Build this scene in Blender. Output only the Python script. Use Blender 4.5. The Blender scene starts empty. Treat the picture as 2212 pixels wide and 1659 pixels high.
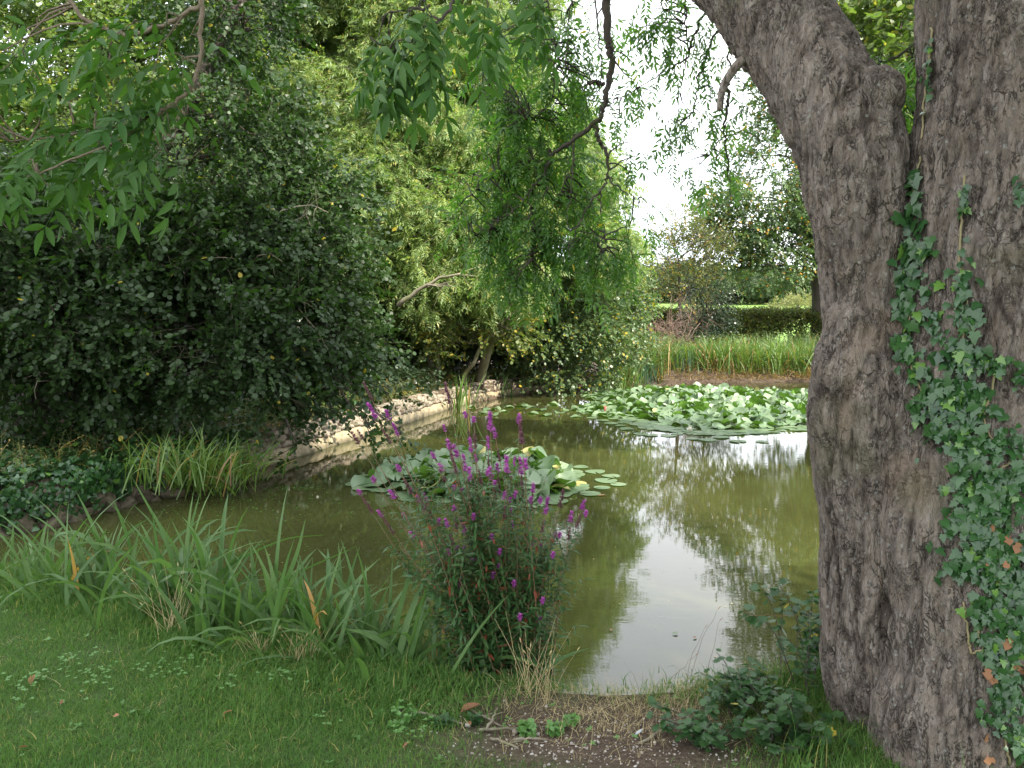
import bpy, math, random
import numpy as np
from mathutils import Vector
from mathutils.bvhtree import BVHTree
from mathutils.geometry import delaunay_2d_cdt
S = bpy.context.scene
COL = S.collection
R = math.radians
rng = np.random.default_rng(7)

# ------------------------------------------------------------ camera
CAMZ = 2.0
PITCH = math.atan(159.5 / 1728)
cd = bpy.data.cameras.new('camera')
cd.sensor_width = 36.0
cd.lens = 36.0 * 1728 / 2212
cd.clip_start = 0.02
cd.clip_end = 2000
cam = bpy.data.objects.new('camera', cd)
COL.objects.link(cam)
cam.location = (0, 0, CAMZ)
cam.rotation_euler = (R(90) - PITCH, 0, 0)
S.camera = cam
# ------------------------------------------------------------ sky, sun, exposure
SUN = Vector((0.60, -0.46, 0.66)).normalized()
w = bpy.data.worlds.new("World")
S.world = w
w.use_nodes = True
nt = w.node_tree
nt.nodes.clear()
def wn(t, **k):
    n = nt.nodes.new(t)
    for a, b in k.items(): setattr(n, a, b)
    return n
tc = wn('ShaderNodeTexCoord')
sky = wn('ShaderNodeTexSky', sky_type='NISHITA', sun_disc=False)
sky.sun_elevation = math.asin(SUN.z)
sky.sun_rotation = math.atan2(SUN.x, SUN.y)
bsky = wn('ShaderNodeBackground'); bsky.inputs[1].default_value = 0.12
nt.links.new(sky.outputs[0], bsky.inputs[0])
no = wn('ShaderNodeTexNoise'); no.inputs['Scale'].default_value = 2.2; no.inputs['Detail'].default_value = 6
mp = wn('ShaderNodeMapping'); mp.inputs['Scale'].default_value = (1, 1, 2.6)
nt.links.new(tc.outputs['Generated'], mp.inputs[0]); nt.links.new(mp.outputs[0], no.inputs['Vector'])
ramp = wn('ShaderNodeValToRGB')
ramp.color_ramp.elements[0].position = 0.36; ramp.color_ramp.elements[0].color = (0.74, 0.80, 0.92, 1)
ramp.color_ramp.elements[1].position = 0.62; ramp.color_ramp.elements[1].color = (1, 1, 1, 1)
nt.links.new(no.outputs['Fac'], ramp.inputs[0])
bcl = wn('ShaderNodeBackground'); bcl.inputs[1].default_value = 1.6
nt.links.new(ramp.outputs[0], bcl.inputs[0])
mx = wn('ShaderNodeMixShader'); mx.inputs[0].default_value = 0.86
nt.links.new(bsky.outputs[0], mx.inputs[1]); nt.links.new(bcl.outputs[0], mx.inputs[2])
wo = wn('ShaderNodeOutputWorld'); nt.links.new(mx.outputs[0], wo.inputs[0])
sd = bpy.data.lights.new('sun', 'SUN'); sd.energy = 5.0; sd.angle = R(0.6); sd.color = (1.0, 0.93, 0.80)
so = bpy.data.objects.new('sun', sd); COL.objects.link(so)
so.rotation_euler = SUN.to_track_quat('Z', 'Y').to_euler(); so.location = (8, -6, 20)
S.view_settings.view_transform = 'Standard'
S.view_settings.look = 'None'
S.view_settings.exposure = 1.28
S.view_settings.gamma = 1
S.view_settings.use_curve_mapping = False
S.cycles.max_bounces = 7
S.cycles.diffuse_bounces = 2
S.cycles.glossy_bounces = 3
S.cycles.transmission_bounces = 5
S.cycles.transparent_max_bounces = 4
S.cycles.caustics_reflective = False
S.cycles.caustics_refractive = False
S.cycles.use_denoising = True

# ------------------------------------------------------------ picture coordinates (2212 x 1659) to places
cp, sp = math.cos(PITCH), math.sin(PITCH)
def ray(x, y):
    u, v = (np.asarray(x, float) - 1106) / 1728, (829.5 - np.asarray(y, float)) / 1728
    return u, cp + v * sp, -sp + v * cp
def D(x, y, d):
    a, b, c = ray(x, y)
    return np.stack(np.broadcast_arrays(a / b * d, d * np.ones_like(b), CAMZ + c / b * d), -1).astype(float)
def G(x, y, z=0.0):
    a, b, c = ray(x, y)
    t = (z - CAMZ) / c
    return np.stack([a * t, b * t, z + 0 * t], -1)

# ------------------------------------------------------------ object helpers
def link(name, me, parent=None, mats=()):
    o = bpy.data.objects.new(name, me)
    COL.objects.link(o)
    if parent is not None: o.parent = parent
    for m in mats: me.materials.append(m)
    return o
def thing(name, label, cat, group=None):
    o = bpy.data.objects.new(name, None)
    COL.objects.link(o); o.empty_display_size = 0.1
    return tag(o, label, cat, group)
def tag(o, label=None, cat=None, group=None, kind=None):
    if label: o['label'] = label
    if cat: o['category'] = cat
    if group: o['group'] = group
    if kind: o['kind'] = kind
    return o
def mesh(name, V, F, smooth=False, tint=None, mi=None, extra=None):
    """F: list of (n,k) int arrays of faces with k corners"""
    me = bpy.data.meshes.new(name)
    V = np.asarray(V, np.float32)
    me.vertices.add(len(V)); me.vertices.foreach_set('co', V.ravel())
    F = [np.asarray(f, np.int32) for f in F if len(f)]
    if F:
        loops = np.concatenate([f.ravel() for f in F])
        tot = np.concatenate([np.full(len(f), f.shape[1], np.int32) for f in F])
        st = np.concatenate([[0], np.cumsum(tot)[:-1]]).astype(np.int32)
        me.loops.add(len(loops)); me.loops.foreach_set('vertex_index', loops)
        me.polygons.add(len(tot)); me.polygons.foreach_set('loop_start', st); me.polygons.foreach_set('loop_total', tot)
        if smooth: me.polygons.foreach_set('use_smooth', np.ones(len(tot), bool))
        if mi is not None: me.polygons.foreach_set('material_index', np.asarray(mi, np.int32))
    me.update(calc_edges=True)
    if F and tint is not None:
        a = me.attributes.new('tint', 'FLOAT', 'FACE'); a.data.foreach_set('value', np.asarray(tint, np.float32))
    return me
class MB:
    """collects geometry pieces (vertices, faces with 3 or 4 corners, a tint and a material slot per piece)"""
    def __init__(s): s.V = []; s.F = {3: [], 4: []}; s.T = {3: [], 4: []}; s.M = {3: [], 4: []}; s.n = 0
    def add(s, V, F, tint=0.5, m=0):
        V = np.asarray(V, float)
        for f in F:
            f = np.asarray(f, int)
            if not len(f): continue
            k = f.shape[1]
            s.F[k].append(f + s.n)
            s.T[k].append(np.broadcast_to(tint, (len(f),)) if np.ndim(tint) == 0 else np.asarray(tint))
            s.M[k].append(np.full(len(f), m))
        s.V.append(V); s.n += len(V)
        return s
    def arrays(s):
        F = [np.concatenate(s.F[k]) for k in (3, 4) if s.F[k]]
        T = np.concatenate([np.concatenate(s.T[k]) for k in (3, 4) if s.F[k]])
        M = np.concatenate([np.concatenate(s.M[k]) for k in (3, 4) if s.F[k]])
        return np.concatenate(s.V), F, T, M
    def mesh(s, name, smooth=True):
        V, F, T, M = s.arrays()
        return mesh(name, V, F, smooth, T, M)
    def build(s, name, mats, parent=None, smooth=True):
        return link(name, s.mesh(name, smooth), parent, mats)
def norm(a): return a / np.maximum(np.linalg.norm(a, axis=-1, keepdims=True), 1e-9)
def frame(x, up):
    """rotation matrices with x axis along x and z axis near up"""
    x = norm(np.asarray(x, float)); up = np.asarray(up, float) * np.ones_like(x)
    y = np.cross(up, x); bad = np.linalg.norm(y, axis=-1) < 1e-4
    if np.any(bad): y[bad] = np.cross(np.array([0.3, 1, 0.1]), x[bad])
    y = norm(y); z = np.cross(x, y)
    return np.stack([x, y, z], -1)
def euler(M):
    ry = np.arcsin(np.clip(-M[..., 2, 0], -1, 1))
    return np.stack([np.arctan2(M[..., 2, 1], M[..., 2, 2]), ry, np.arctan2(M[..., 1, 0], M[..., 0, 0])], -1)
def smoothpath(P, n):
    """Catmull-Rom through the points P (any columns)"""
    P = np.asarray(P, float)
    if len(P) < 3:
        t = np.linspace(0, 1, n)[:, None]; return P[0] * (1 - t) + P[-1] * t
    Q = np.vstack([2 * P[0] - P[1], P, 2 * P[-1] - P[-2]])
    t = np.linspace(0, len(P) - 1, n); i = np.minimum(t.astype(int), len(P) - 2); f = (t - i)[:, None]
    a, b, c, d = Q[i], Q[i + 1], Q[i + 2], Q[i + 3]
    return 0.5 * ((2 * b) + (-a + c) * f + (2 * a - 5 * b + 4 * c - d) * f**2 + (-a + 3 * b - 3 * c + d) * f**3)
def tube(P, r, k=6, cap=True):
    P = np.asarray(P, float); n = len(P); r = np.broadcast_to(r, (n,))
    T = norm(np.gradient(P, axis=0))
    ref = np.array([0.13, 0.31, 1.0]) if abs(T[0][2]) < 0.8 else np.array([1.0, 0.2, 0.1])
    N = norm(np.cross(T, ref)); B = np.cross(T, N)
    a = np.arange(k) * 2 * math.pi / k
    V = P[:, None] + r[:, None, None] * (np.cos(a)[None, :, None] * N[:, None] + np.sin(a)[None, :, None] * B[:, None])
    V = V.reshape(-1, 3)
    i = np.arange(n - 1)[:, None] * k; j = np.arange(k)[None]; j2 = (j + 1) % k
    F = np.stack([i + j, i + k + j, i + k + j2, i + j2], -1).reshape(-1, 4)[:, ::-1]
    fs = [F]
    if cap:
        V = np.vstack([V, P[0], P[-1]]); c0, c1 = n * k, n * k + 1
        jj = np.arange(k); jn = (jj + 1) % k
        fs.append(np.vstack([np.stack([np.full(k, c0), jj, jn], -1), np.stack([np.full(k, c1), (n - 1) * k + jn, (n - 1) * k + jj], -1)])[:, ::-1])
    return V, fs
# --- noise
def hash3(i, j, k, s=0):
    h = (i.astype(np.int64) * 73856093) ^ (j.astype(np.int64) * 19349663) ^ (k.astype(np.int64) * 83492791) ^ (s * 2654435761)
    h = (h ^ (h >> 13)) * 1274126177 & 0xffffffff
    h = h ^ (h >> 16)
    return (h & 0xffffff) / float(0xffffff)
def vnoise(P, s=0):
    P = np.asarray(P, float); I = np.floor(P).astype(np.int64); f = P - I; f = f * f * (3 - 2 * f)
    o = 0
    for a in (0, 1):
        for b in (0, 1):
            for c in (0, 1):
                wgt = (f[..., 0] if a else 1 - f[..., 0]) * (f[..., 1] if b else 1 - f[..., 1]) * (f[..., 2] if c else 1 - f[..., 2])
                o = o + wgt * hash3(I[..., 0] + a, I[..., 1] + b, I[..., 2] + c, s)
    return o
def fbm(P, o=4, s=0):
    v, a, t = 0, 1.0, 0
    for k in range(o):
        v = v + a * vnoise(np.asarray(P) * 2**k + 17.3 * k, s + k); t += a; a *= 0.5
    return v / t
# ------------------------------------------------------------ materials
class NT:
    def __init__(s, name):
        s.m = bpy.data.materials.new(name); s.m.use_nodes = True; s.t = s.m.node_tree; s.t.nodes.clear()
        s.out = s.n('ShaderNodeOutputMaterial')
    def n(s, t, **k):
        x = s.t.nodes.new(t)
        for a, b in k.items(): setattr(x, a, b)
        return x
    def l(s, a, b): s.t.links.new(a, b)
    def set(s, sock, v):
        if isinstance(v, bpy.types.NodeSocket): s.l(v, sock)
        else: sock.default_value = (*v, 1) if isinstance(v, tuple) and len(v) == 3 and sock.type == 'RGBA' else v
    def noise(s, scale, detail=4, vec=None, rough=0.55, dist=0):
        x = s.n('ShaderNodeTexNoise'); x.inputs['Scale'].default_value = scale; x.inputs['Detail'].default_value = detail
        x.inputs['Roughness'].default_value = rough; x.inputs['Distortion'].default_value = dist
        if vec is not None: s.l(vec, x.inputs['Vector'])
        return x.outputs['Fac']
    def pos(s, sc=(1, 1, 1)):
        g = s.n('ShaderNodeNewGeometry'); m = s.n('ShaderNodeMapping'); m.inputs['Scale'].default_value = sc
        s.l(g.outputs['Position'], m.inputs[0]); return m.outputs[0]
    def math(s, op, a, b=0.0, c=None, clamp=False):
        x = s.n('ShaderNodeMath', operation=op, use_clamp=clamp); s.set(x.inputs[0], a); s.set(x.inputs[1], b)
        if c is not None: s.set(x.inputs[2], c)
        return x.outputs[0]
    def mr(s, v, a, b, c=0.0, d=1.0):
        x = s.n('ShaderNodeMapRange', clamp=True); s.l(v, x.inputs[0])
        for i, q in enumerate((a, b, c, d)): x.inputs[i + 1].default_value = q
        return x.outputs[0]
    def mix(s, f, a, b):
        x = s.n('ShaderNodeMix', data_type='RGBA'); s.set(x.inputs[0], f)
        s.set(x.inputs[6], a if isinstance(a, bpy.types.NodeSocket) else (*a, 1)); s.set(x.inputs[7], b if isinstance(b, bpy.types.NodeSocket) else (*b, 1))
        return x.outputs[2]
    def ramp(s, f, stops):
        x = s.n('ShaderNodeValToRGB'); s.l(f, x.inputs[0]); e = x.color_ramp.elements
        while len(e) < len(stops): e.new(0.5)
        for q, (p, c) in zip(e, stops): q.position = p; q.color = (*c, 1)
        return x.outputs[0]
    def bump(s, h, strength=0.5, dist=0.01, nrm=None):
        x = s.n('ShaderNodeBump'); x.inputs['Strength'].default_value = strength; x.inputs['Distance'].default_value = dist
        s.l(h, x.inputs['Height'])
        if nrm is not None: s.l(nrm, x.inputs['Normal'])
        return x.outputs[0]
    def princ(s, col, rough=0.6, nrm=None, spec=0.5, trans=0.0, tcol=None):
        p = s.n('ShaderNodeBsdfPrincipled'); s.set(p.inputs['Base Color'], col if isinstance(col, bpy.types.NodeSocket) else (*col, 1))
        s.set(p.inputs['Roughness'], rough); p.inputs['Specular IOR Level'].default_value = spec
        if nrm is not None: s.l(nrm, p.inputs['Normal'])
        o = p.outputs[0]
        if trans:
            t = s.n('ShaderNodeBsdfTranslucent'); s.set(t.inputs[0], tcol if tcol is not None else col)
            m = s.n('ShaderNodeMixShader'); m.inputs[0].default_value = trans; s.l(o, m.inputs[1]); s.l(t.outputs[0], m.inputs[2]); o = m.outputs[0]
        s.l(o, s.out.inputs[0]); s.p = p
        return s.m
def leafmat(name, c1, c2, yel=(0.35, 0.28, 0.03), yamt=0.03, trans=0.35, rough=0.42, tmul=(1.5, 1.7, 0.8), scale=1.2, spec=0.5, under=None):
    t = NT(name)
    at = t.n('ShaderNodeAttribute', attribute_name='tint'); oi = t.n('ShaderNodeObjectInfo')
    n = t.noise(scale, 3, t.pos())
    f = t.math('ADD', t.math('MULTIPLY', at.outputs['Fac'], 0.4), t.math('ADD', t.math('MULTIPLY', oi.outputs['Random'], 0.25), t.math('MULTIPLY', t.math('SUBTRACT', n, 0.32), 0.9)), clamp=True)
    c = t.mix(f, c1, c2)
    r = t.math('FRACT', t.math('ADD', t.math('MULTIPLY', at.outputs['Fac'], 13.7), t.math('MULTIPLY', oi.outputs['Random'], 7.3)))
    c = t.mix(t.math('LESS_THAN', r, yamt), c, yel)
    if under is not None:
        g = t.n('ShaderNodeNewGeometry'); c = t.mix(g.outputs['Backfacing'], c, under)
    tm = t.n('ShaderNodeMix', data_type='RGBA', blend_type='MULTIPLY'); tm.inputs[0].default_value = 1
    t.l(c, tm.inputs[6]); tm.inputs[7].default_value = (*tmul, 1)
    return t.princ(c, rough, spec=spec, trans=trans, tcol=tm.outputs[2])
def barkmat(name, a, b, sc=6, zs=0.3, bd=0.01, moss=None):
    t = NT(name); p = t.pos((1, 1, zs)); n = t.noise(sc * 3, 6, p, 0.7); n2 = t.noise(sc * 0.4, 3, t.pos())
    c = t.mix(t.mr(n, 0.35, 0.65), a, b)
    if moss: c = t.mix(t.mr(n2, 0.5, 0.62, 0, 0.8), c, moss)
    return t.princ(c, 0.9, t.bump(n, 0.8, bd), spec=0.2)
M = {}
M['twig'] = barkmat('twig_bark', (0.05, 0.042, 0.035), (0.12, 0.10, 0.085), 30)
M['limb'] = barkmat('limb_bark', (0.035, 0.03, 0.025), (0.09, 0.075, 0.06), 12, moss=(0.05, 0.055, 0.025))
M['pale_limb'] = barkmat('pale_bark', (0.16, 0.14, 0.10), (0.28, 0.25, 0.18), 14, moss=(0.16, 0.17, 0.08))
M['ashstem'] = barkmat('ash_stem', (0.14, 0.11, 0.075), (0.24, 0.19, 0.14), 30)
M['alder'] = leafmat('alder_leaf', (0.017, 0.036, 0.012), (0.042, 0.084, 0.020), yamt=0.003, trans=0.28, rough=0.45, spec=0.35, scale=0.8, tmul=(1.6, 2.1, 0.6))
M['backleaf'] = leafmat('hedgerow_leaf', (0.07, 0.13, 0.035), (0.16, 0.21, 0.055), yel=(0.34, 0.30, 0.06), yamt=0.04, trans=0.45)
M['ashfar'] = leafmat('sumac_leaf', (0.10, 0.18, 0.065), (0.27, 0.34, 0.10), yel=(0.34, 0.33, 0.10), yamt=0.10, trans=0.45, rough=0.45, scale=0.55)
M['hazel'] = leafmat('hazel_leaf', (0.07, 0.12, 0.05), (0.14, 0.20, 0.07), yamt=0.05, trans=0.3, rough=0.4)
M['yellowing'] = leafmat('yellowing_leaf', (0.08, 0.13, 0.035), (0.17, 0.21, 0.05), yel=(0.34, 0.29, 0.05), yamt=0.22, trans=0.4)
M['poplar'] = leafmat('poplar_leaf', (0.07, 0.13, 0.06), (0.14, 0.20, 0.075), yel=(0.42, 0.22, 0.03), yamt=0.05, trans=0.35)
M['shrubleaf'] = leafmat('shrub_leaf', (0.07, 0.10, 0.03), (0.15, 0.17, 0.06), yel=(0.35, 0.22, 0.05), yamt=0.12, trans=0.35)
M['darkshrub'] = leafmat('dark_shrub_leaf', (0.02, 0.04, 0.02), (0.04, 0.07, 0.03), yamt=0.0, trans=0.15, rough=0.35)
M['hedge'] = leafmat('hedge_leaf', (0.05, 0.08, 0.022), (0.13, 0.16, 0.035), yel=(0.2, 0.13, 0.04), yamt=0.08, trans=0.3)
M['ashnear'] = leafmat('ash_leaf_near', (0.035, 0.10, 0.022), (0.075, 0.15, 0.035), yamt=0.0, trans=0.32, rough=0.55, scale=3, spec=0.25, tmul=(1.6, 1.8, 0.6))
M['ashmid'] = leafmat('ash_leaf_hanging', (0.048, 0.125, 0.035), (0.11, 0.21, 0.045), yamt=0.01, trans=0.5, scale=1.4, tmul=(1.7, 2.0, 0.6))
M['ivy'] = leafmat('ivy_leaf', (0.012, 0.045, 0.016), (0.045, 0.12, 0.028), yel=(0.10, 0.20, 0.035), yamt=0.08, trans=0.12, rough=0.30, scale=9)
M['deadleaf'] = leafmat('dead_leaf', (0.15, 0.065, 0.03), (0.30, 0.15, 0.07), yamt=0, trans=0.1, rough=0.8)
M['iris'] = leafmat('iris_leaf', (0.05, 0.115, 0.035), (0.11, 0.185, 0.055), yel=(0.42, 0.24, 0.07), yamt=0.008, trans=0.3, rough=0.5, scale=3, spec=0.3)
M['reed'] = leafmat('sedge_leaf', (0.065, 0.14, 0.03), (0.15, 0.22, 0.05), yel=(0.36, 0.24, 0.09), yamt=0.07, trans=0.35, scale=2)
M['rush'] = leafmat('rush_stem', (0.04, 0.10, 0.06), (0.07, 0.14, 0.08), yamt=0.03, trans=0.2, scale=2)
M['dryreed'] = leafmat('dry_reed', (0.15, 0.09, 0.045), (0.30, 0.20, 0.09), yamt=0, trans=0.2, rough=0.7)
M['weed'] = leafmat('loosestrife_leaf', (0.035, 0.095, 0.03), (0.075, 0.15, 0.045), yel=(0.22, 0.06, 0.03), yamt=0.025, trans=0.3, scale=4)
M['petal'] = leafmat('loosestrife_petal', (0.34, 0.06, 0.32), (0.56, 0.16, 0.50), yamt=0, trans=0.35, rough=0.6, tmul=(1.2, 1, 1.2))
M['seedhead'] = leafmat('faded_flower', (0.15, 0.06, 0.08), (0.22, 0.09, 0.13), yamt=0, trans=0.15, rough=0.8)
M['grass'] = leafmat('lawn_grass', (0.055, 0.135, 0.026), (0.12, 0.22, 0.05), yel=(0.30, 0.28, 0.10), yamt=0.06, trans=0.35, rough=0.6, scale=1.6, spec=0.2)
M['straw'] = leafmat('straw', (0.38, 0.30, 0.15), (0.58, 0.48, 0.28), yamt=0, trans=0.2, rough=0.7)
M['lily'] = leafmat('lily_pad', (0.07, 0.13, 0.06), (0.18, 0.24, 0.13), yel=(0.33, 0.31, 0.11), yamt=0.015, trans=0.12, rough=0.38, scale=2, under=(0.10, 0.20, 0.03))
M['bramble'] = leafmat('bramble_leaf', (0.02, 0.065, 0.02), (0.05, 0.115, 0.03), yamt=0.01, trans=0.25, rough=0.45, scale=4)
M['cloverl'] = leafmat('clover_leaf', (0.08, 0.19, 0.04), (0.13, 0.27, 0.07), yamt=0, trans=0.3, scale=3)
M['woods'] = leafmat('far_woodland', (0.045, 0.075, 0.04), (0.09, 0.12, 0.055), yel=(0.16, 0.12, 0.05), yamt=0.06, trans=0.2, rough=0.8, scale=0.05, spec=0.1)
M['willow'] = leafmat('willow_far', (0.16, 0.17, 0.06), (0.24, 0.24, 0.09), yamt=0, trans=0.3, scale=0.6)

# ------------------------------------------------------------ scatter: instances of small prototypes held in the same mesh
def scatter_group():
    g = bpy.data.node_groups.new('scatter', 'GeometryNodeTree')
    g.interface.new_socket('Geometry', in_out='INPUT', socket_type='NodeSocketGeometry')
    g.interface.new_socket('Geometry', in_out='OUTPUT', socket_type='NodeSocketGeometry')
    N = g.nodes.new; L = g.links.new
    gi, go = N('NodeGroupInput'), N('NodeGroupOutput'); join = N('GeometryNodeJoinGeometry')
    def attr(nm, ty):
        a = N('GeometryNodeInputNamedAttribute'); a.data_type = ty; a.inputs['Name'].default_value = nm
        return a.outputs[0]
    def eq(sock, v):
        c = N('FunctionNodeCompare'); c.data_type = 'INT'; c.operation = 'EQUAL'
        L(sock, c.inputs[2]); c.inputs[3].default_value = v
        return c.outputs[0]
    pid, var, rot, scl = attr('pid', 'INT'), attr('var', 'INT'), attr('rot', 'FLOAT_VECTOR'), attr('scl', 'FLOAT')
    er = N('FunctionNodeEulerToRotation'); L(rot, er.inputs[0])
    sp_ = N('GeometryNodeSeparateGeometry'); sp_.domain = 'POINT'; L(gi.outputs[0], sp_.inputs[0]); L(eq(pid, -1), sp_.inputs[1])
    for k in range(5):
        q = N('GeometryNodeSeparateGeometry'); q.domain = 'POINT'; L(gi.outputs[0], q.inputs[0]); L(eq(pid, k), q.inputs[1])
        ip = N('GeometryNodeInstanceOnPoints'); L(sp_.outputs[0], ip.inputs['Points']); L(q.outputs[0], ip.inputs['Instance'])
        L(eq(var, k), ip.inputs['Selection']); L(er.outputs[0], ip.inputs['Rotation']); L(scl, ip.inputs['Scale'])
        L(ip.outputs[0], join.inputs[0])
    L(join.outputs[0], go.inputs[0])
    return g
SG = scatter_group()
NINST = [0]
def scatter(name, protos, mats, P, rot, scl, parent=None, kind='stuff', var=None):
    """protos: list of MB (up to 5) sharing the material slots mats"""
    n = len(P); NINST[0] += n
    V, F3, F4, T3, T4, M3, M4, pid = [], [], [], [], [], [], [], []
    off = 0
    big = MB()
    for k, p in enumerate(protos):
        v, f, t, m = p.arrays()
        s = 0
        for a in f:
            for mm in np.unique(m[s:s + len(a)]):
                sel = m[s:s + len(a)] == mm
                big.F[a.shape[1]].append(a[sel] + big.n); big.T[a.shape[1]].append(t[s:s + len(a)][sel]); big.M[a.shape[1]].append(m[s:s + len(a)][sel])
            s += len(a)
        big.V.append(v); big.n += len(v); pid.append(np.full(len(v), k))
    big.V.append(np.asarray(P, float)); pid.append(np.full(n, -1)); npro = big.n; big.n += n
    me = big.mesh(name)
    def at(nm, ty, val, key):
        a = me.attributes.new(nm, ty, 'POINT'); a.data.foreach_set(key, val)
    at('pid', 'INT', np.concatenate(pid).astype(np.int32), 'value')
    if var is None: var = rng.integers(0, len(protos), n)
    at('var', 'INT', np.concatenate([np.full(npro, -2), var]).astype(np.int32), 'value')
    r = np.zeros((npro + n, 3), np.float32); r[npro:] = rot; at('rot', 'FLOAT_VECTOR', r.ravel(), 'vector')
    s_ = np.ones(npro + n, np.float32); s_[npro:] = scl; at('scl', 'FLOAT', s_, 'value')
    o = link(name, me, parent, mats)
    md = o.modifiers.new('scatter', 'NODES'); md.node_group = SG
    if kind: o['kind'] = kind
    return o

# ------------------------------------------------------------ leaf and twig shapes (x along, z up)
def leaf_blade(l, w, n=3, fold=0.25, droop=0.15, peak=0.4):
    """a pointed blade with a raised pair of halves; returns V,F"""
    t = np.linspace(0, 1, n + 1)
    wd = w * 0.5 * np.clip(np.where(t < peak, np.sin(t / peak * math.pi / 2), np.cos((t - peak) / (1 - peak) * math.pi / 2) ** 0.8), 0, 1)
    x = l * t; z = -droop * l * t**2
    V = []
    for i in range(n + 1):
        V += [(x[i], -wd[i], z[i] + wd[i] * fold), (x[i], 0, z[i]), (x[i], wd[i], z[i] + wd[i] * fold)]
    V = np.array(V); F4 = []; F3 = []
    for i in range(n):
        a, b = 3 * i, 3 * i + 3
        if i == 0: F3 += [(1, b, b + 1), (1, b + 1, b + 2)]
        elif i == n - 1: F3 += [(a, b + 1, a + 1), (a + 1, b + 1, a + 2)]
        else: F4 += [(a, b, b + 1, a + 1), (a + 1, b + 1, b + 2, a + 2)]
    fs = [np.array(F3)]
    if F4: fs.append(np.array(F4))
    return V, fs
def outline_leaf(pts, cup=0.1):
    """fan leaf from a 2D outline, with a centre vertex"""
    pts = np.asarray(pts, float); n = len(pts); c = np.array([0.4 * pts[:, 0].max(), 0])
    r2 = ((pts - c) ** 2).sum(1)
    V = np.column_stack([pts, cup * r2 / max(pts[:, 0].max(), 1e-6)]); V = np.vstack([V, [c[0], 0, 0]])
    i = np.arange(n); return V, [np.stack([i, (i + 1) % n, np.full(n, n)], -1)]
def place(V, Mx, p, s=1.0): return (V * s) @ Mx.T + p
def rmat(yaw, pitch, roll):
    cy, sy, c_, s_, cr, sr = math.cos(yaw), math.sin(yaw), math.cos(pitch), math.sin(pitch), math.cos(roll), math.sin(roll)
    Rz = np.array([[cy, -sy, 0], [sy, cy, 0], [0, 0, 1]]); Ry = np.array([[c_, 0, -s_], [0, 1, 0], [s_, 0, c_]]); Rx = np.array([[1, 0, 0], [0, cr, -sr], [0, sr, cr]])
    return Rz @ Ry @ Rx
def round_leaf(l, w=0.85):
    return outline_leaf(np.array([(0, 0), (.25, -.36 * w), (.6, -.48 * w), (.9, -.3 * w), (1, 0), (.9, .3 * w), (.6, .48 * w), (.25, .36 * w)]) * l)
def ash_leaf(rg, l=0.2, pairs=5, ll=0.075, lw=0.024, n=3, droop=0.35, stem=True):
    b = MB(); xs = np.linspace(0.3, 0.96, pairs) * l
    zz = lambda x: -droop * x * x / l
    if stem:
        px = np.linspace(0, l, 5); b.add(*tube(np.column_stack([px, 0 * px, zz(px)]), np.linspace(0.0016, 0.0007, 5) * (l / 0.2), 3, False), tint=0.9)
    for x in xs:
        for sgn in (-1, 1):
            V, F = leaf_blade(ll * rg.uniform(.8, 1.1), lw * rg.uniform(.85, 1.15), n, 0.3, rg.uniform(0.1, 0.45))
            b.add(place(V, rmat(sgn * rg.uniform(.75, 1.15), rg.uniform(-.55, .05), rg.normal(0, .3)), np.array([x, 0, zz(x)])), F, rg.uniform(0, 1))
    V, F = leaf_blade(ll * 1.1, lw * 1.1, n, 0.3, 0.3)
    b.add(place(V, rmat(rg.normal(0, .1), -0.5, rg.normal(0, .3)), np.array([l, 0, zz(l)])), F, rg.uniform(0, 1))
    return b
def merge(b, o, Mx=np.eye(3), p=np.zeros(3), s=1.0, tint=None):
    V, F, T, MI = o.arrays(); k = 0
    for f in F:
        t = T[k:k + len(f)]; m = MI[k:k + len(f)]
        for mm in np.unique(m):
            b.F[f.shape[1]].append(f[m == mm] + b.n); b.T[f.shape[1]].append(t[m == mm] if tint is None else np.full((m == mm).sum(), tint)); b.M[f.shape[1]].append(m[m == mm])
        k += len(f)
    b.V.append(place(V, Mx, p, s)); b.n += len(V)
def twig_round(rg, L=0.4, nl=11, ll=0.07, sp_=0.9, stemr=0.0025, w=0.85):
    b = MB(); P = smoothpath([(0, 0, 0), (L * .5, rg.normal(0, .03), rg.normal(0, .03)), (L, rg.normal(0, .06), -L * .2)], 4)
    b.add(*tube(P, np.linspace(stemr, stemr * .5, 4), 3, False), tint=0.3, m=1)
    for i in range(nl):
        t = (i + .6) / nl; p = P[0] * (1 - t) + P[-1] * t; V, F = round_leaf(ll * rg.uniform(.6, 1.15), w)
        b.add(place(V, rmat((1 if i % 2 else -1) * rg.uniform(.3, 1.4) * sp_, rg.uniform(-.7, .35), rg.normal(0, .5)), p + rg.normal(0, .012, 3)), F, rg.uniform(0, 1))
    return b
def twig_ash(rg, nl=5, L=0.25, **k):
    b = MB(); P = np.array([(0, 0, 0), (L * .6, 0, .01), (L, 0, -.01)]); b.add(*tube(P, np.array([.004, .003, .002]), 3, False), tint=0.3, m=1)
    for i in range(nl):
        t = (i + 1) / nl; merge(b, ash_leaf(rg, **k), rmat((i * 2.4) % 6.28 if i < nl - 1 else 0, rg.uniform(-.6, .3), rg.normal(0, .4)) @ np.eye(3), np.array([L * t, 0, 0]))
    return b
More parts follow.
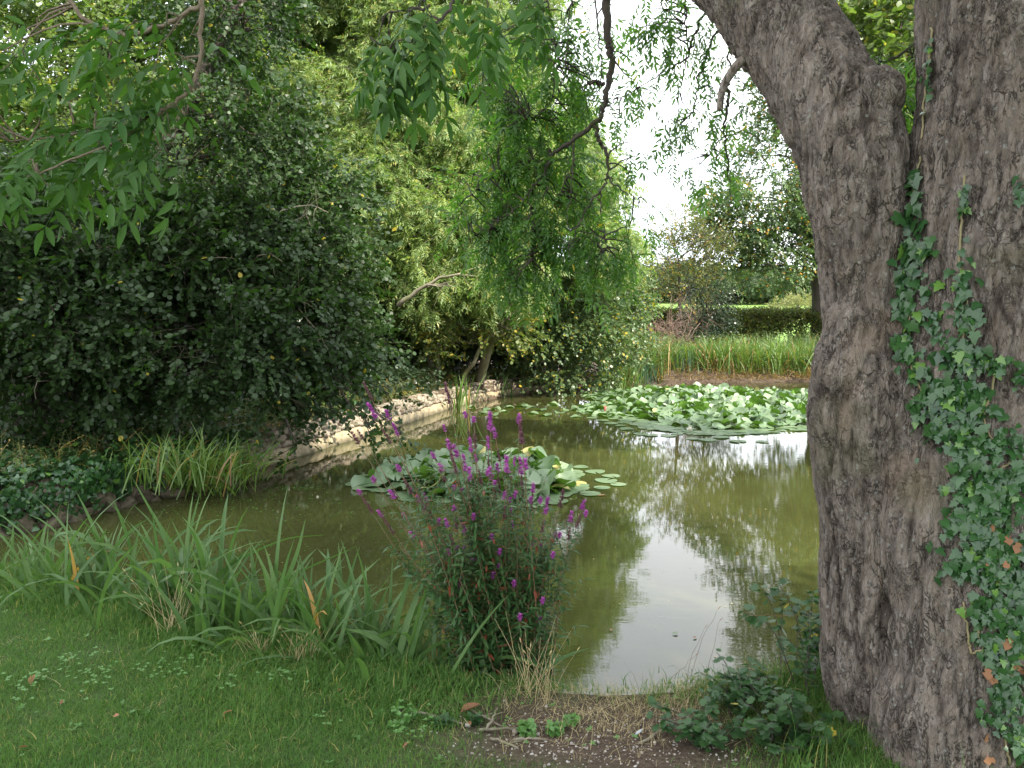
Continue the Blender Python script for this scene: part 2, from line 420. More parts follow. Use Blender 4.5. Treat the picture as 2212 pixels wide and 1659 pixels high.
def grass_tuft(rg, n=14, h=0.05, w=0.0035, sprd=0.035, bend=0.6, seg=2):
    b = MB()
    for i in range(n):
        a = rg.uniform(0, 6.28); hh = h * rg.uniform(.5, 1.3); bb = bend * rg.uniform(.2, 1.3); p = rg.normal(0, sprd, 2)
        t = np.linspace(0, 1, seg + 1); x = hh * bb * t**1.8; z = hh * (t - .35 * bb * t**2); ww = w * rg.uniform(.6, 1.2) * (1 - t * .85) * .5
        V = np.zeros((2 * seg + 1, 3)); ca, sa = math.cos(a), math.sin(a)
        for j in range(seg):
            V[2 * j] = (x[j], -ww[j], z[j]); V[2 * j + 1] = (x[j], ww[j], z[j])
        V[-1] = (x[-1], 0, z[-1])
        V = V @ np.array([[ca, sa, 0], [-sa, ca, 0], [0, 0, 1]]) + (p[0], p[1], 0)
        F4 = [(2 * j, 2 * j + 1, 2 * j + 3, 2 * j + 2) for j in range(seg - 1)]
        b.add(V, ([F4] if F4 else []) + [[(2 * seg - 2, 2 * seg - 1, 2 * seg)]], rg.uniform(0, 1))
    return b
# ============================================================ pond outline, ground, water
SHORE_L = [G(0, 1150)[:2], G(270, 1085)[:2], G(400, 1062)[:2], G(560, 1010)[:2], G(700, 966)[:2], G(870, 915)[:2], G(1000, 873)[:2], G(1130, 851)[:2]]
POND = np.array([(-9.5, 6.3), (-7.2, 6.3)] + [tuple(p) for p in SHORE_L[:1]] + [tuple(p) for p in SHORE_L[1:]] +
    [tuple(G(1210, 846)[:2]), tuple(G(1330, 838)[:2]), tuple(G(1500, 829)[:2]), tuple(G(1750, 825)[:2]), (11.5, 22.2), (15, 20), (16, 15), (12.5, 9.5), (8, 6.2), (4, 4.7),
     (2.4, 4.05), (1.4, 3.60), (0.6, 3.46), (-0.2, 3.5), (-1.1, 3.95), (-2.2, 4.5), (-3.05, 4.95), (-4.6, 5.6), (-7, 6.1)])
def sdist(X, Y, poly=POND):
    P = np.stack([X, Y], -1); d = np.full(X.shape, 1e9); ins = np.zeros(X.shape, bool)
    for a, b in zip(poly, np.roll(poly, -1, 0)):
        ab = b - a; t = np.clip(((P - a) @ ab) / (ab @ ab), 0, 1)
        d = np.minimum(d, np.hypot(*(np.moveaxis(P - a - t[..., None] * ab, -1, 0))))
        c = ((a[1] > P[..., 1]) != (b[1] > P[..., 1]))
        with np.errstate(divide='ignore', invalid='ignore'):
            xx = (b[0] - a[0]) * (P[..., 1] - a[1]) / (b[1] - a[1]) + a[0]
        ins ^= c & (P[..., 0] < xx)
    return np.where(ins, -d, d)
def sstep(t): t = np.clip(t, 0, 1); return t * t * (3 - 2 * t)
def ground_z(X, Y, sd=None):
    X = np.asarray(X, float); Y = np.asarray(Y, float)
    if sd is None: sd = sdist(X, Y)
    Z3 = np.zeros_like(X)
    near = sstep((9 - Y) / 3) * sstep((X + 5.5) / 1.0)
    far = sstep((Y - 17) / 3) * sstep((X - 0.3) / 1.5)
    wid = 0.10 + 0.06 * near + 0.55 * far
    h = 0.36 + 0.04 * near - 0.02 * far
    h = h + 0.05 * (fbm(np.stack([X * .8, Y * .8, Z3], -1), 3, 3) - .5) + 0.03 * (fbm(np.stack([X * 5, Y * 5, Z3], -1), 3, 5) - .5)
    soil = np.exp(-(((X - .5) / .8) ** 2 + ((Y - 3.05) / .33) ** 2) ** 2)
    h = h - 0.05 * soil + 0.02 * soil * (fbm(np.stack([X * 22, Y * 22, Z3], -1), 3, 8) - .5)
    h = h + 0.25 * sstep((-X - 5 + (Y - 8) * .3) / 4) * sstep((Y - 6) / 3)            # bank behind the wall
    rise = 2.1 * sstep((Y - 32) / 110) + 5.0 * sstep((Y - 125) / 190) + 20 * sstep((Y - 300) / 500)
    rise = rise * (1 + 0.25 * np.sin(X * 0.012 + 1))
    h = h + rise
    return np.where(sd > 0, h * sstep(sd / wid + 0.02), -0.7 * sstep(-sd / 0.6))
def axis(parts):
    out = [parts[0][0]]
    for a, b, s0, s1 in parts:
        x, n = a, 0
        while x < b - 1e-6:
            s = s0 + (s1 - s0) * (x - a) / (b - a); x = min(x + s, b); out.append(x)
    return np.array(out)
gx = axis([(-500, -60, 60, 12), (-60, -8, 8, .4), (-8, -3.5, .4, .06), (-3.5, 3.2, .05, .05), (3.2, 8, .06, .3), (8, 60, .3, 8), (60, 700, 12, 60)])
gy = axis([(-60, -4, 12, 1), (-4, 1.5, .8, .08), (1.5, 6, .05, .05), (6, 12, .08, .14), (12, 26, .14, .2), (26, 60, .4, 3), (60, 950, 4, 60)])
X, Y = np.meshgrid(gx, gy); nx, ny = len(gx), len(gy)
SDG = sdist(X, Y)
Zg = ground_z(X, Y, SDG)
i = np.arange(ny - 1)[:, None] * nx; j = np.arange(nx - 1)[None]
gme = mesh('ground', np.stack([X, Y, Zg], -1).reshape(-1, 3), [np.stack([i + j, i + j + 1, i + nx + j + 1, i + nx + j], -1).reshape(-1, 4)], True)
soil = np.maximum(np.exp(-(((X - .38) / .78) ** 2 + ((Y - 2.95) / .5) ** 2) ** 2), np.where((SDG < 0.16), 1.0, 0))
soil = np.maximum(soil, ((X < -4) | (Y > 8)) * (Y < 26) * 1.0)
a = gme.attributes.new('soil', 'FLOAT', 'POINT'); a.data.foreach_set('value', soil.ravel().astype(np.float32))
a = gme.attributes.new('field', 'FLOAT', 'POINT'); a.data.foreach_set('value', sstep((Y.ravel() - 29) / 2).astype(np.float32))
t = NT('ground'); p = t.pos()
n1, n2, n3 = t.noise(3, 6, p), t.noise(45, 6, p, 0.7), t.noise(160, 3, p)
earth = t.mix(t.mr(n2, .35, .65), (0.04, 0.027, 0.018), (0.125, 0.092, 0.066)); earth = t.mix(t.mr(n3, .68, .72), earth, (0.42, 0.38, 0.31))
turf = t.mix(t.mr(n2, .3, .7), (0.03, 0.055, 0.015), (0.07, 0.115, 0.03))
fld = t.mix(t.mr(t.noise(.06, 4, p), .4, .6), (0.12, 0.21, 0.045), (0.17, 0.27, 0.06))
sa = t.n('ShaderNodeAttribute', attribute_name='soil'); fa = t.n('ShaderNodeAttribute', attribute_name='field')
c = t.mix(t.math('ADD', sa.outputs['Fac'], t.math('MULTIPLY', t.math('SUBTRACT', n1, .5), .5), clamp=True), turf, earth)
c = t.mix(fa.outputs['Fac'], c, fld)
t.princ(c, 0.95, t.bump(t.math('ADD', n2, n3), 0.7, 0.012), spec=0.2)
ground = tag(link('ground', gme, None, [t.m]), kind='structure')

t = NT('pond_water'); p = t.pos((1, 1, 1)); pl = t.pos((0.8, 2.2, 1))
r1, r2, patch = t.noise(7, 2, pl, .5), t.noise(26, 2, pl, .5), t.noise(.32, 2, t.pos((1, .8, 1)))
hgt = t.math('ADD', r1, t.math('MULTIPLY', r2, 0.22))
hgt = t.math('MULTIPLY', hgt, t.mr(patch, .42, .62, .25, 1.0))
murk = t.mix(t.mr(t.noise(.5, 3, p), .35, .65), (0.034, 0.037, 0.012), (0.052, 0.057, 0.017))
t.princ(murk, 0.015, t.bump(hgt, 0.13, 0.004), spec=0.5); t.p.inputs['IOR'].default_value = 1.42
wx = np.linspace(-14, 18, 17); wy = np.linspace(2.6, 24.5, 12); X2, Y2 = np.meshgrid(wx, wy)
i = np.arange(11)[:, None] * 17; j = np.arange(16)[None]
wme = mesh('water', np.stack([X2, Y2, 0 * X2], -1).reshape(-1, 3), [np.stack([i + j, i + j + 1, i + 18 + j, i + 17 + j], -1).reshape(-1, 4)], True)
water = tag(link('water', wme, None, [t.m]), kind='structure')

# ============================================================ stone pond wall
def rock(rg, sx, sy, sz, sub=3):
    """irregular squared stone"""
    g = np.linspace(-1, 1, sub + 2); V, F = [], []; idx = {}
    def vid(p):
        k = tuple(np.round(p, 3))
        if k not in idx: idx[k] = len(V); V.append(p)
        return idx[k]
    for ax in range(3):
        for s in (-1, 1):
            for a in range(len(g) - 1):
                for b in range(len(g) - 1):
                    q = []
                    for (u, v) in ((a, b), (a + 1, b), (a + 1, b + 1), (a, b + 1)):
                        p = [0, 0, 0]; p[ax] = s; p[(ax + 1) % 3] = g[u]; p[(ax + 2) % 3] = g[v]; q.append(vid(p))
                    F.append(q if s > 0 else q[::-1])
    V = np.array(V, float); V = V / (1 + 0.16 * (np.linalg.norm(V, axis=1, keepdims=True) - 1))
    V += (np.stack([vnoise(V * 1.7 + rg.uniform(0, 99), k) for k in range(3)], -1) - .5) * 0.75 + (np.stack([vnoise(V * 5 + rg.uniform(0, 99), k) for k in range(3)], -1) - .5) * 0.25
    return V * (sx, sy, sz) / 2, [np.array(F)]
t = NT('limestone'); p = t.pos(); oi = t.n('ShaderNodeObjectInfo'); n = t.noise(22, 6, p, .7)
c = t.mix(t.mr(n, .3, .7), (0.16, 0.135, 0.10), (0.37, 0.325, 0.25)); c = t.mix(t.math('MULTIPLY', oi.outputs['Random'], .5), c, (0.36, 0.28, 0.22))
c = t.mix(t.mr(t.noise(5, 4, p), .50, .62, 0, .8), c, (0.08, 0.085, 0.04))
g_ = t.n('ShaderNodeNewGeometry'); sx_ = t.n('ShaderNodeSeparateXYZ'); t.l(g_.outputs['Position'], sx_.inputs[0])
c = t.mix(t.mr(t.math('ADD', sx_.outputs[0], t.math('MULTIPLY', t.noise(3, 3, p), .9)), -3.1, -2.2, .8, 0), c, (0.06, 0.05, 0.03))  # near left stones: mossy soil stain, with their shade painted into it
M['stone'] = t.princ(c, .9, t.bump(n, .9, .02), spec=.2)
t = NT('wall_footing'); p = t.pos(); n = t.noise(9, 7, p, .7)
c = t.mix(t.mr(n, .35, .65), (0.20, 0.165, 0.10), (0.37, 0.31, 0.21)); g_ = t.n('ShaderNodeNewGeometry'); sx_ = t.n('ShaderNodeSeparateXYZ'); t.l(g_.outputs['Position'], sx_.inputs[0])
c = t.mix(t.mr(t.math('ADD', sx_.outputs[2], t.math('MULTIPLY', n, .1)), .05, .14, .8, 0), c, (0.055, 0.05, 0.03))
c = t.mix(t.mr(t.math('ADD', sx_.outputs[0], t.math('MULTIPLY', t.noise(3, 3, p), .9)), -3.3, -2.3, .7, 0), c, (0.075, 0.06, 0.035))  # near left ledge darkened alike: mossy dirt plus painted shade
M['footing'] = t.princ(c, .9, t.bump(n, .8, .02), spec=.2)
wall = thing('stone_wall', 'low pale rubble stone wall on a ledge along the left edge of the pond', 'wall')
WP = smoothpath(np.array([(-6.6, 6.55)] + [tuple(q) for q in SHORE_L] + [tuple(G(1210, 846)[:2])]), 400)
seg = np.r_[0, np.cumsum(np.hypot(*np.diff(WP, axis=0).T))]; WL = seg[-1]
def wat(s):
    s = np.clip(s, 0, WL); p = np.array([np.interp(s, seg, WP[:, 0]), np.interp(s, seg, WP[:, 1])])
    q = np.array([np.interp(min(s + .1, WL), seg, WP[:, 0]), np.interp(min(s + .1, WL), seg, WP[:, 1])]); q0 = np.array([np.interp(max(s - .1, 0), seg, WP[:, 0]), np.interp(max(s - .1, 0), seg, WP[:, 1])])
    d = (q - q0) / np.linalg.norm(q - q0); return p, d, np.array([-d[1], d[0]])   # point, direction, landward normal
s = 0.0; rg = np.random.default_rng(3); k = 0
while s < WL - 0.3:                                                     # the ledge, in cast lengths
    L = min(rg.uniform(1.3, 2.4), WL - s); ss = np.linspace(s + .012, s + L - .012, 22); lf = min(max((s - 4.2) / 1.5, 0), 1); rgh_ = .09 - .05 * lf; prof = [(-.06, -.35), (-.075, .02), (-.065 + .03 * (1 - lf), .085), (-.055 + .05 * (1 - lf), .14), (-.03 + .05 * (1 - lf), .17), (.25, .18), (.25, -.35)]
    V = []
    for q in ss:
        p_, d_, n_ = wat(q); off = .02 * (fbm(np.array([[q * 1.3, 0, 0]]), 3)[0] - .5)
        for (a_, z_) in prof: V.append((*(p_ + n_ * (a_ + off + rgh_ * (vnoise(np.array([[q * 9, z_ * 20, 1.]]))[0] - .5))), z_ + .02 * (vnoise(np.array([[q * 7, 3., z_ * 9]]))[0] - .5)))
    m = len(prof); i = np.arange(len(ss) - 1)[:, None] * m; j = np.arange(m)[None]
    F = np.stack([i + j, i + (j + 1) % m, i + m + (j + 1) % m, i + m + j], -1).reshape(-1, 4)
    V = np.array(V); e = len(V) - m
    b = MB().add(V, [F[:, ::-1], [(0, 1, 2, 3), (0, 3, 4, 5), (e + 3, e + 2, e + 1, e), (e + 5, e + 4, e + 3, e)], [(0, 5, 6), (e, e + 6, e + 5)]])
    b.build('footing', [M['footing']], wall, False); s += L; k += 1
stones = [mesh('stone', *rock(rg, .27, .22, .085), False) for _ in range(9)]
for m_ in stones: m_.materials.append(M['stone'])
cnt = 0
for course, (z0, off) in enumerate(((.215, -.0), (.285, .04), (.345, .10))):
    s = rg.uniform(0, .2)
    while s < WL - .9:
        L = rg.uniform(.09, .22)
        p_, d_, n_ = wat(s + L / 2)
        if not (course == 2 and (s < 4.4 or rg.random() < .35)) and not (course == 1 and s < 4.4 and rg.random() < .5) and cnt < 330:
            o = bpy.data.objects.new('stone', stones[rg.integers(9)]); COL.objects.link(o); o.parent = wall; cnt += 1
            o.location = (*(p_ + n_ * (off + .06 + rg.uniform(-.02, .02))), z0 + rg.uniform(-.012, .012)); o.scale = (L / .27, rg.uniform(.8, 1.15), rg.uniform(.75, 1.1))
            o.rotation_euler = (rg.normal(0, .1), rg.normal(0, .08), math.atan2(d_[1], d_[0]) + rg.normal(0, .09))
        s += L * .98
s = .2
while s < 4.6:                                                           # rough rubble at the foot of the nearer stretch
    L = rg.uniform(.10, .24); p_, d_, n_ = wat(s + L / 2)
    for z0 in (.03, .12):
        if rg.random() < .6:
            o = bpy.data.objects.new('stone', stones[rg.integers(9)]); COL.objects.link(o); o.parent = wall
            o.location = (*(p_ + n_ * (-.09 + z0 * .4 + rg.uniform(-.04, .03))), z0 + rg.uniform(-.02, .02)); o.scale = (L / .27 * 1.1, rg.uniform(.7, 1.2), rg.uniform(.9, 1.6))
            o.rotation_euler = (rg.normal(0, .5), rg.normal(0, .4), math.atan2(d_[1], d_[0]) + rg.normal(0, .3))
    s += L
# ============================================================ the big ash tree
TR = thing('ash_tree', 'big old ash with forked grey brown trunk standing on the near bank', 'tree')
def px_path(L): return np.array([(*D(x, y, d), r / 1728 * d) for x, y, d, r in L])
limbP = px_path([(1180, -560, 5.6, 60), (1350, -330, 4.6, 78), (1500, -160, 4.0, 92), (1642, 0, 3.55, 97), (1728, 105, 3.35, 95), (1775, 200, 3.25, 100), (1822, 290, 3.18, 106), (1852, 400, 3.12, 105), (1868, 520, 3.1, 99), (1880, 640, 3.1, 96), (1884, 740, 3.08, 106), (1884, 860, 3.06, 128), (1886, 960, 3.06, 128), (1888, 1100, 3.07, 120), (1888, 1300, 3.08, 120), (1890, 1450, 3.1, 114), (1900, 1560, 3.12, 108), (1905, 1750, 3.15, 125), (1900, 2050, 3.15, 160)])
mainP = px_path([(2200, -700, 3.2, 130), (2185, -420, 3.1, 142), (2172, -150, 3.03, 155), (2168, 0, 3.0, 160), (2166, 200, 2.98, 165), (2162, 330, 2.96, 175), (2156, 500, 2.95, 192), (2152, 700, 2.93, 207), (2142, 900, 2.92, 212), (2125, 1100, 2.9, 212), (2105, 1300, 2.88, 200), (2078, 1450, 2.86, 182), (2045, 1560, 2.84, 172), (2020, 1659, 2.82, 150), (2010, 1800, 2.8, 165), (2000, 2050, 2.8, 210)])
rootP = px_path([(2230, 900, 3.15, 120), (2250, 1150, 3.15, 130), (2262, 1400, 3.15, 140), (2275, 1650, 3.12, 150), (2300, 2000, 3.1, 190)])
def vtube(P4, n, k=40, seed=0):
    Q = smoothpath(P4, n); rg = np.random.default_rng(seed)
    V, F = tube(Q[:, :3], Q[:, 3], k)
    return V, F
b = MB()
for P4, n, sd_ in ((limbP, 90, 1), (mainP, 90, 2), (rootP, 40, 3)): b.add(*vtube(P4, n, 40, sd_))
for (x, y, d, rx, rz) in ((1822, 800, 3.0, .105, .17), (1812, 900, 3.0, .10, .14), (1842, 705, 3.02, .10, .10), (1955, 470, 3.05, .09, .22), (1990, 1150, 2.82, .13, .3), (1960, 900, 2.95, .16, .3), (1990, 650, 3.0, .12, .25), (2120, 1330, 2.72, .12, .25), (1880, 210, 3.1, .11, .09)):
    V, F = tube(np.array([(0, 0, -.96), (0, 0, -.8), (0, 0, -.4), (0, 0, 0), (0, 0, .4), (0, 0, .8), (0, 0, .96)]), [.28, .6, .92, 1, .92, .6, .28], 16)
    b.add(V * (rx, rx, rz) + D(x, y, d), F)
tm = b.mesh('trunk'); to = link('trunk', tm)
rm = to.modifiers.new('r', 'REMESH'); rm.mode = 'VOXEL'; rm.voxel_size = 0.0092
smd = to.modifiers.new('s', 'SMOOTH'); smd.iterations = 14; smd.factor = .6
dg = bpy.context.evaluated_depsgraph_get(); ev = to.evaluated_get(dg); me2 = bpy.data.meshes.new_from_object(ev)
n = len(me2.vertices); V = np.empty(n * 3, np.float32); me2.vertices.foreach_get('co', V); V = V.reshape(-1, 3).astype(float)
N = np.empty(n * 3, np.float32); me2.vertices.foreach_get('normal', N); N = N.reshape(-1, 3)
wv = np.stack([fbm(V * 2.2, 3, 11), fbm(V * 2.2, 3, 12), fbm(V * 2.2, 3, 13)], -1) - .5
q = V * (1, 1, .28) + wv * (.10, .10, .05)
ridge = 1 - np.abs(2 * fbm(q * (19, 19, 12), 3, 21) - 1) * 1.6
fine = 1 - np.abs(2 * fbm(q * (52, 52, 34), 4, 31) - 1) * 1.6
big = fbm(V * (2.4, 2.4, .9), 2, 41) - .5
flute = fbm(V * (7, 7, .8), 2, 51) - .5
gap_ = np.exp(-((fbm(q * (15, 15, 9), 3, 61) - .5) / .028) ** 2); gm = np.clip((fbm(V * 6, 2, 71) - .38) * 6, 0, 1)
dsp = 0.075 * big + 0.018 * flute - 0.011 * np.clip(ridge, 0, 1) ** 3 - 0.009 * np.clip(fine, 0, 1) ** 2 + .010 - .008 * gap_ * gm
V = V + N * dsp[:, None]
me2.vertices.foreach_set('co', V.ravel().astype(np.float32))
a = me2.attributes.new('crack', 'FLOAT', 'POINT'); a.data.foreach_set('value', (np.clip(ridge, 0, 1) ** 3 * .6 + np.clip(fine, 0, 1) ** 2 * .4 + gap_ * gm * .7).clip(0, 1.2).astype(np.float32))
scar = np.zeros(n)
for (x, y, rx, ry) in ((1845, 730, 40, 40), (1815, 790, 22, 80), (1800, 900, 14, 60), (1900, 1010, 40, 70), (1905, 690, 40, 30)):
    c0 = D(x, y, 3.0); scar = np.maximum(scar, np.exp(-(((V[:, 0] - c0[0]) / (rx / 1728 * 3)) ** 2 + ((V[:, 2] - c0[2]) / (ry / 1728 * 3)) ** 2)))
a = me2.attributes.new('scar', 'FLOAT', 'POINT'); a.data.foreach_set('value', scar.astype(np.float32))
me2.polygons.foreach_set('use_smooth', np.ones(len(me2.polygons), bool)); me2.update()
bpy.data.objects.remove(to)
t = NT('ash_bark'); p = t.pos((1, 1, .34)); ps = t.pos()
at = t.n('ShaderNodeAttribute', attribute_name='crack'); asc = t.n('ShaderNodeAttribute', attribute_name='scar')
n0, n1, n2 = t.noise(7, 5, ps, .6), t.noise(42, 8, p, .75, .6), t.noise(130, 5, p, .75)
vo = t.n('ShaderNodeTexVoronoi', feature='DISTANCE_TO_EDGE'); vo.inputs['Scale'].default_value = 52; mxv = t.n('ShaderNodeVectorMath', operation='ADD')
nn = t.n('ShaderNodeTexNoise'); nn.inputs['Scale'].default_value = 14; nn.inputs['Detail'].default_value = 4; sc_ = t.n('ShaderNodeVectorMath', operation='SCALE'); sc_.inputs['Scale'].default_value = .07
t.l(p, nn.inputs['Vector']); t.l(nn.outputs['Color'], sc_.inputs[0]); t.l(p, mxv.inputs[0]); t.l(sc_.outputs[0], mxv.inputs[1]); t.l(mxv.outputs[0], vo.inputs['Vector'])
edge = t.mr(vo.outputs['Distance'], 0, .16)
c = t.mix(t.mr(n0, .3, .7), (0.25, 0.192, 0.145), (0.36, 0.305, 0.25))
c = t.mix(t.mr(n1, .38, .66, 0, .8), c, (0.36, 0.325, 0.295))
c = t.mix(t.math('MULTIPLY', at.outputs['Fac'], .75), c, (0.05, 0.038, 0.03))
f1 = t.mr(t.math('ABSOLUTE', t.math('SUBTRACT', t.noise(21, 4, p, .6, .8), .5)), 0, .030, 1, 0)
f2 = t.mr(t.math('ABSOLUTE', t.math('SUBTRACT', t.noise(48, 3, t.pos((1, 1, .5)), .6, .5), .5)), 0, .035, 1, 0)
fis = t.math('MAXIMUM', t.math('MULTIPLY', f1, t.mr(t.noise(9, 3, ps), .42, .58)), t.math('MULTIPLY', f2, t.mr(t.noise(14, 3, ps), .46, .60, 0, .8)))
c = t.mix(t.mr(edge, 0, 1, .18, 0), c, (0.055, 0.042, 0.034))
c = t.mix(t.math('MULTIPLY', fis, .85), c, (0.035, 0.026, 0.02))
c = t.mix(t.mr(n2, .60, .72, 0, .7), c, (0.42, 0.40, 0.37))
lv = t.n('ShaderNodeTexVoronoi'); lv.inputs['Scale'].default_value = 46; t.l(ps, lv.inputs['Vector'])
spx = t.n('ShaderNodeSeparateColor'); t.l(lv.outputs['Color'], spx.inputs[0])
lich = t.math('MULTIPLY', t.math('LESS_THAN', t.math('ADD', lv.outputs['Distance'], t.math('MULTIPLY', n2, .3)), .42), t.math('GREATER_THAN', t.math('ADD', spx.outputs[0], t.math('MULTIPLY', n0, .6)), 1.17))
c = t.mix(t.math('MULTIPLY', lich, .45), c, (0.40, 0.42, 0.38))
c = t.mix(t.mr(asc.outputs['Fac'], .3, .8, 0, .45), c, (0.30, 0.225, 0.165))
c = t.mix(t.mr(t.noise(2.6, 3, ps), .58, .70, 0, .4), c, (0.12, 0.12, 0.06))
h = t.math('ADD', t.math('SUBTRACT', n1, t.math('MULTIPLY', fis, .8)), t.math('ADD', t.math('MULTIPLY', edge, .22), t.math('MULTIPLY', n2, .45)))
M['bark'] = t.princ(c, .92, t.bump(h, 1.0, .02), spec=.18)
me2.materials.clear(); me2.materials.append(M['bark'])
trunk = link('trunk', me2, TR)
fs = np.empty(len(me2.polygons) * 4, np.int32)
BV = BVHTree.FromPolygons([tuple(v) for v in V], [tuple(p_.vertices) for p_ in me2.polygons])
print('trunk faces', len(me2.polygons))
def hit_trunk(x, y):
    a_, b_, c_ = ray(x, y); d_ = Vector((float(a_), float(b_), float(c_))).normalized()
    r = BV.ray_cast(Vector((0, 0, CAMZ)), d_)
    return (np.array(r[0]), np.array(r[1])) if r[0] is not None else (None, None)
# ============================================================ trees and shrubs
def crown_points(rg, clumps, dens, gap=.45, gs=1.1, shell=.45, seed=0, thin=99):
    P, O = [], []
    for (c, r, fl) in clumps:
        n = int(dens * r * r * (0.6 + .4 * r))
        d = norm(rg.normal(0, 1, (n, 3))); rad = r * rg.uniform(shell**3, 1.08, n) ** (1 / 3)
        rad *= .75 + .5 * vnoise(d * 2.3 + c, seed)
        p = c + d * rad[:, None] * (1, 1, fl); keep = fbm(p * gs, 3, seed + 5) + .12 * vnoise(p * 4, seed) > gap
        keep &= rg.random(n) < np.where(p[:, 2] > thin, .5, 1)
        P.append(p[keep]); O.append(d[keep])
    return np.vstack(P), np.vstack(O)
def scatter_crown(rg, parent, P, O, protos, mats, scl=(.7, 1.25), droop=.5, rnd=.9, upn=.8, name='crown', flat=.5):
    x = norm(O * (1, 1, flat) + rg.normal(0, rnd * .6, P.shape) + (0, 0, -droop)); up = np.array([0, 0, 1.]) * upn + rg.normal(0, .4, P.shape)
    o = scatter(name, protos, mats, P, euler(frame(x, up)), rg.uniform(*scl, len(P)), parent)
    return o
def limb_mesh(rg, a, b, r0, r1, sag=.1, wob=.06, n=9, k=6):
    a, b = np.asarray(a), np.asarray(b); L = np.linalg.norm(b - a); t = np.linspace(0, 1, n)[:, None]
    mid = (a + b) / 2 + np.array([0, 0, sag * L]) + rg.normal(0, wob * L, 3)
    P = (1 - t)**2 * a + 2 * t * (1 - t) * mid + t**2 * b + np.pad(rg.normal(0, .012 * L, (n - 2, 3)), ((1, 1), (0, 0)))
    return P, np.linspace(r0, r1, n)
def make_tree(name, label, cat, spine, clumps, dens, protos, leafm, barkm, seed, group=None, droop=.4, gap=.45, scl=(.7, 1.25), nsec=7, limb_r=.05, k=9, sag=.12, shell=.45, gs=1.1, flat=.5, ntip=3, thin=99):
    rg = np.random.default_rng(seed); root = thing(name, label, cat, group)
    sp4 = np.asarray(spine, float); root.location = (0, 0, 0)
    base = sp4[0][:3].copy(); root.location = base
    Q = smoothpath(sp4, 26); V, F = tube(Q[:, :3] - base, Q[:, 3] * (1 + .08 * rg.normal(0, 1, 26)), k)
    link('trunk', mesh('trunk', V, F, True, np.full(sum(len(f) for f in F), .5)), root, [barkm])
    for (c, r, fl) in clumps:
        d = np.linalg.norm(Q[:, :3] - c, axis=1) + 1.2 * np.maximum(0, Q[:, 2] - c[2] + .3 * r); i = int(np.argmin(d))
        b = MB(); a_, ra = Q[i, :3], min(Q[i, 3] * .7, limb_r * (.6 + r * .4))
        bigc = [q[0] for q in clumps if q[1] > max(.42, r * 1.6)]
        if r < .42 and bigc: a_, ra = min(bigc, key=lambda q: np.linalg.norm(q - c)), .014
        P, rr = limb_mesh(rg, a_ - base, c - base, ra, .009, sag); b.add(*tube(P, rr, 6))
        for _ in range(nsec if r > .3 else 3):
            s0 = rg.integers(3, 9); e = c - base + norm(rg.normal(0, 1, 3)) * r * rg.uniform(.6, .98) * (1, 1, fl)
            P2, r2 = limb_mesh(rg, P[s0], e, rr[s0] * .55, .005, sag * .7, n=7); b.add(*tube(P2, r2, 4, False))
            for _ in range(ntip):
                s1 = rg.integers(2, 6); e2 = P2[s1] + norm(rg.normal(0, 1, 3) + (0, 0, -droop)) * r * rg.uniform(.3, .6)
                P3, r3 = limb_mesh(rg, P2[s1], e2, r2[s1] * .6, .003, .05, n=5); b.add(*tube(P3, r3, 3, False))
        b.build('branch', [barkm], root)
    P, O = crown_points(rg, clumps, dens, gap, gs, shell, seed, thin)
    scatter_crown(rg, root, P - base, O, protos, [leafm, barkm], scl, droop, flat=flat)
    return root
def CL(L, fl=.9): return [(D(x, y, d), r / 1728 * d, fl) for (x, y, d, r) in L]
def SPN(L): return [(*D(x, y, d), r) for (x, y, d, r) in L]
rg = np.random.default_rng(11)
prA = [twig_round(rg, .42, 12, .075) for _ in range(4)]
prB = [twig_round(rg, .5, 14, .085) for _ in range(4)]
prS = [twig_ash(rg, 5, .3, l=.24, pairs=5, ll=.10, lw=.024, n=2) for _ in range(4)]
prN = [twig_round(rg, .45, 14, .045, .8) for _ in range(3)]
prH = [twig_round(rg, .35, 10, .075) for _ in range(3)]
gz = lambda x, y: float(ground_z(np.array([x]), np.array([y]))[0])
# dark alder over the wall
make_tree('alder_tree', 'dark round-leaved tree leaning over the left wall with its lowest boughs near the water', 'tree',
    [(-6.1, 9.6, gz(-6.1, 9.6) - .1, .19), (*D(215, 640, 10.2), .17), (*D(300, 420, 10.4), .14), (*D(400, 230, 10.6), .11), (*D(450, 150, 10.8), .09), (*D(560, -60, 11), .06)],
    CL([(90, 500, 9.6, 180), (300, 560, 9.8, 190), (520, 540, 10.2, 180), (690, 570, 10.8, 120), (640, 700, 10.0, 140), (420, 710, 9.3, 170), (180, 720, 9.0, 180), (-60, 620, 9.0, 200), (60, 840, 8.9, 130), (250, 820, 9.3, 120),
        (440, 800, 9.2, 90), (560, 765, 9.4, 100), (690, 780, 10.0, 80), (770, 740, 10.6, 75), (600, 855, 9.3, 38), (660, 880, 9.3, 34), (760, 850, 9.6, 36), (720, 900, 9.4, 24), (560, 880, 9.2, 24), (480, 330, 10.6, 180), (560, 230, 10.8, 110), (300, 330, 11, 130), (680, 410, 11, 110), (540, 60, 11, 100), (480, -20, 11.2, 160), (840, 850, 9.9, 28), (800, 925, 9.4, 22), (640, 955, 9.2, 22), (860, 935, 9.4, 18), (-120, 420, 10, 200)]),
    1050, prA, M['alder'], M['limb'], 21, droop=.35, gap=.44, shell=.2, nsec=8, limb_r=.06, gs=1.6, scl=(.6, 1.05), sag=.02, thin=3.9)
al = bpy.data.objects['alder_tree']; rgt = np.random.default_rng(77)
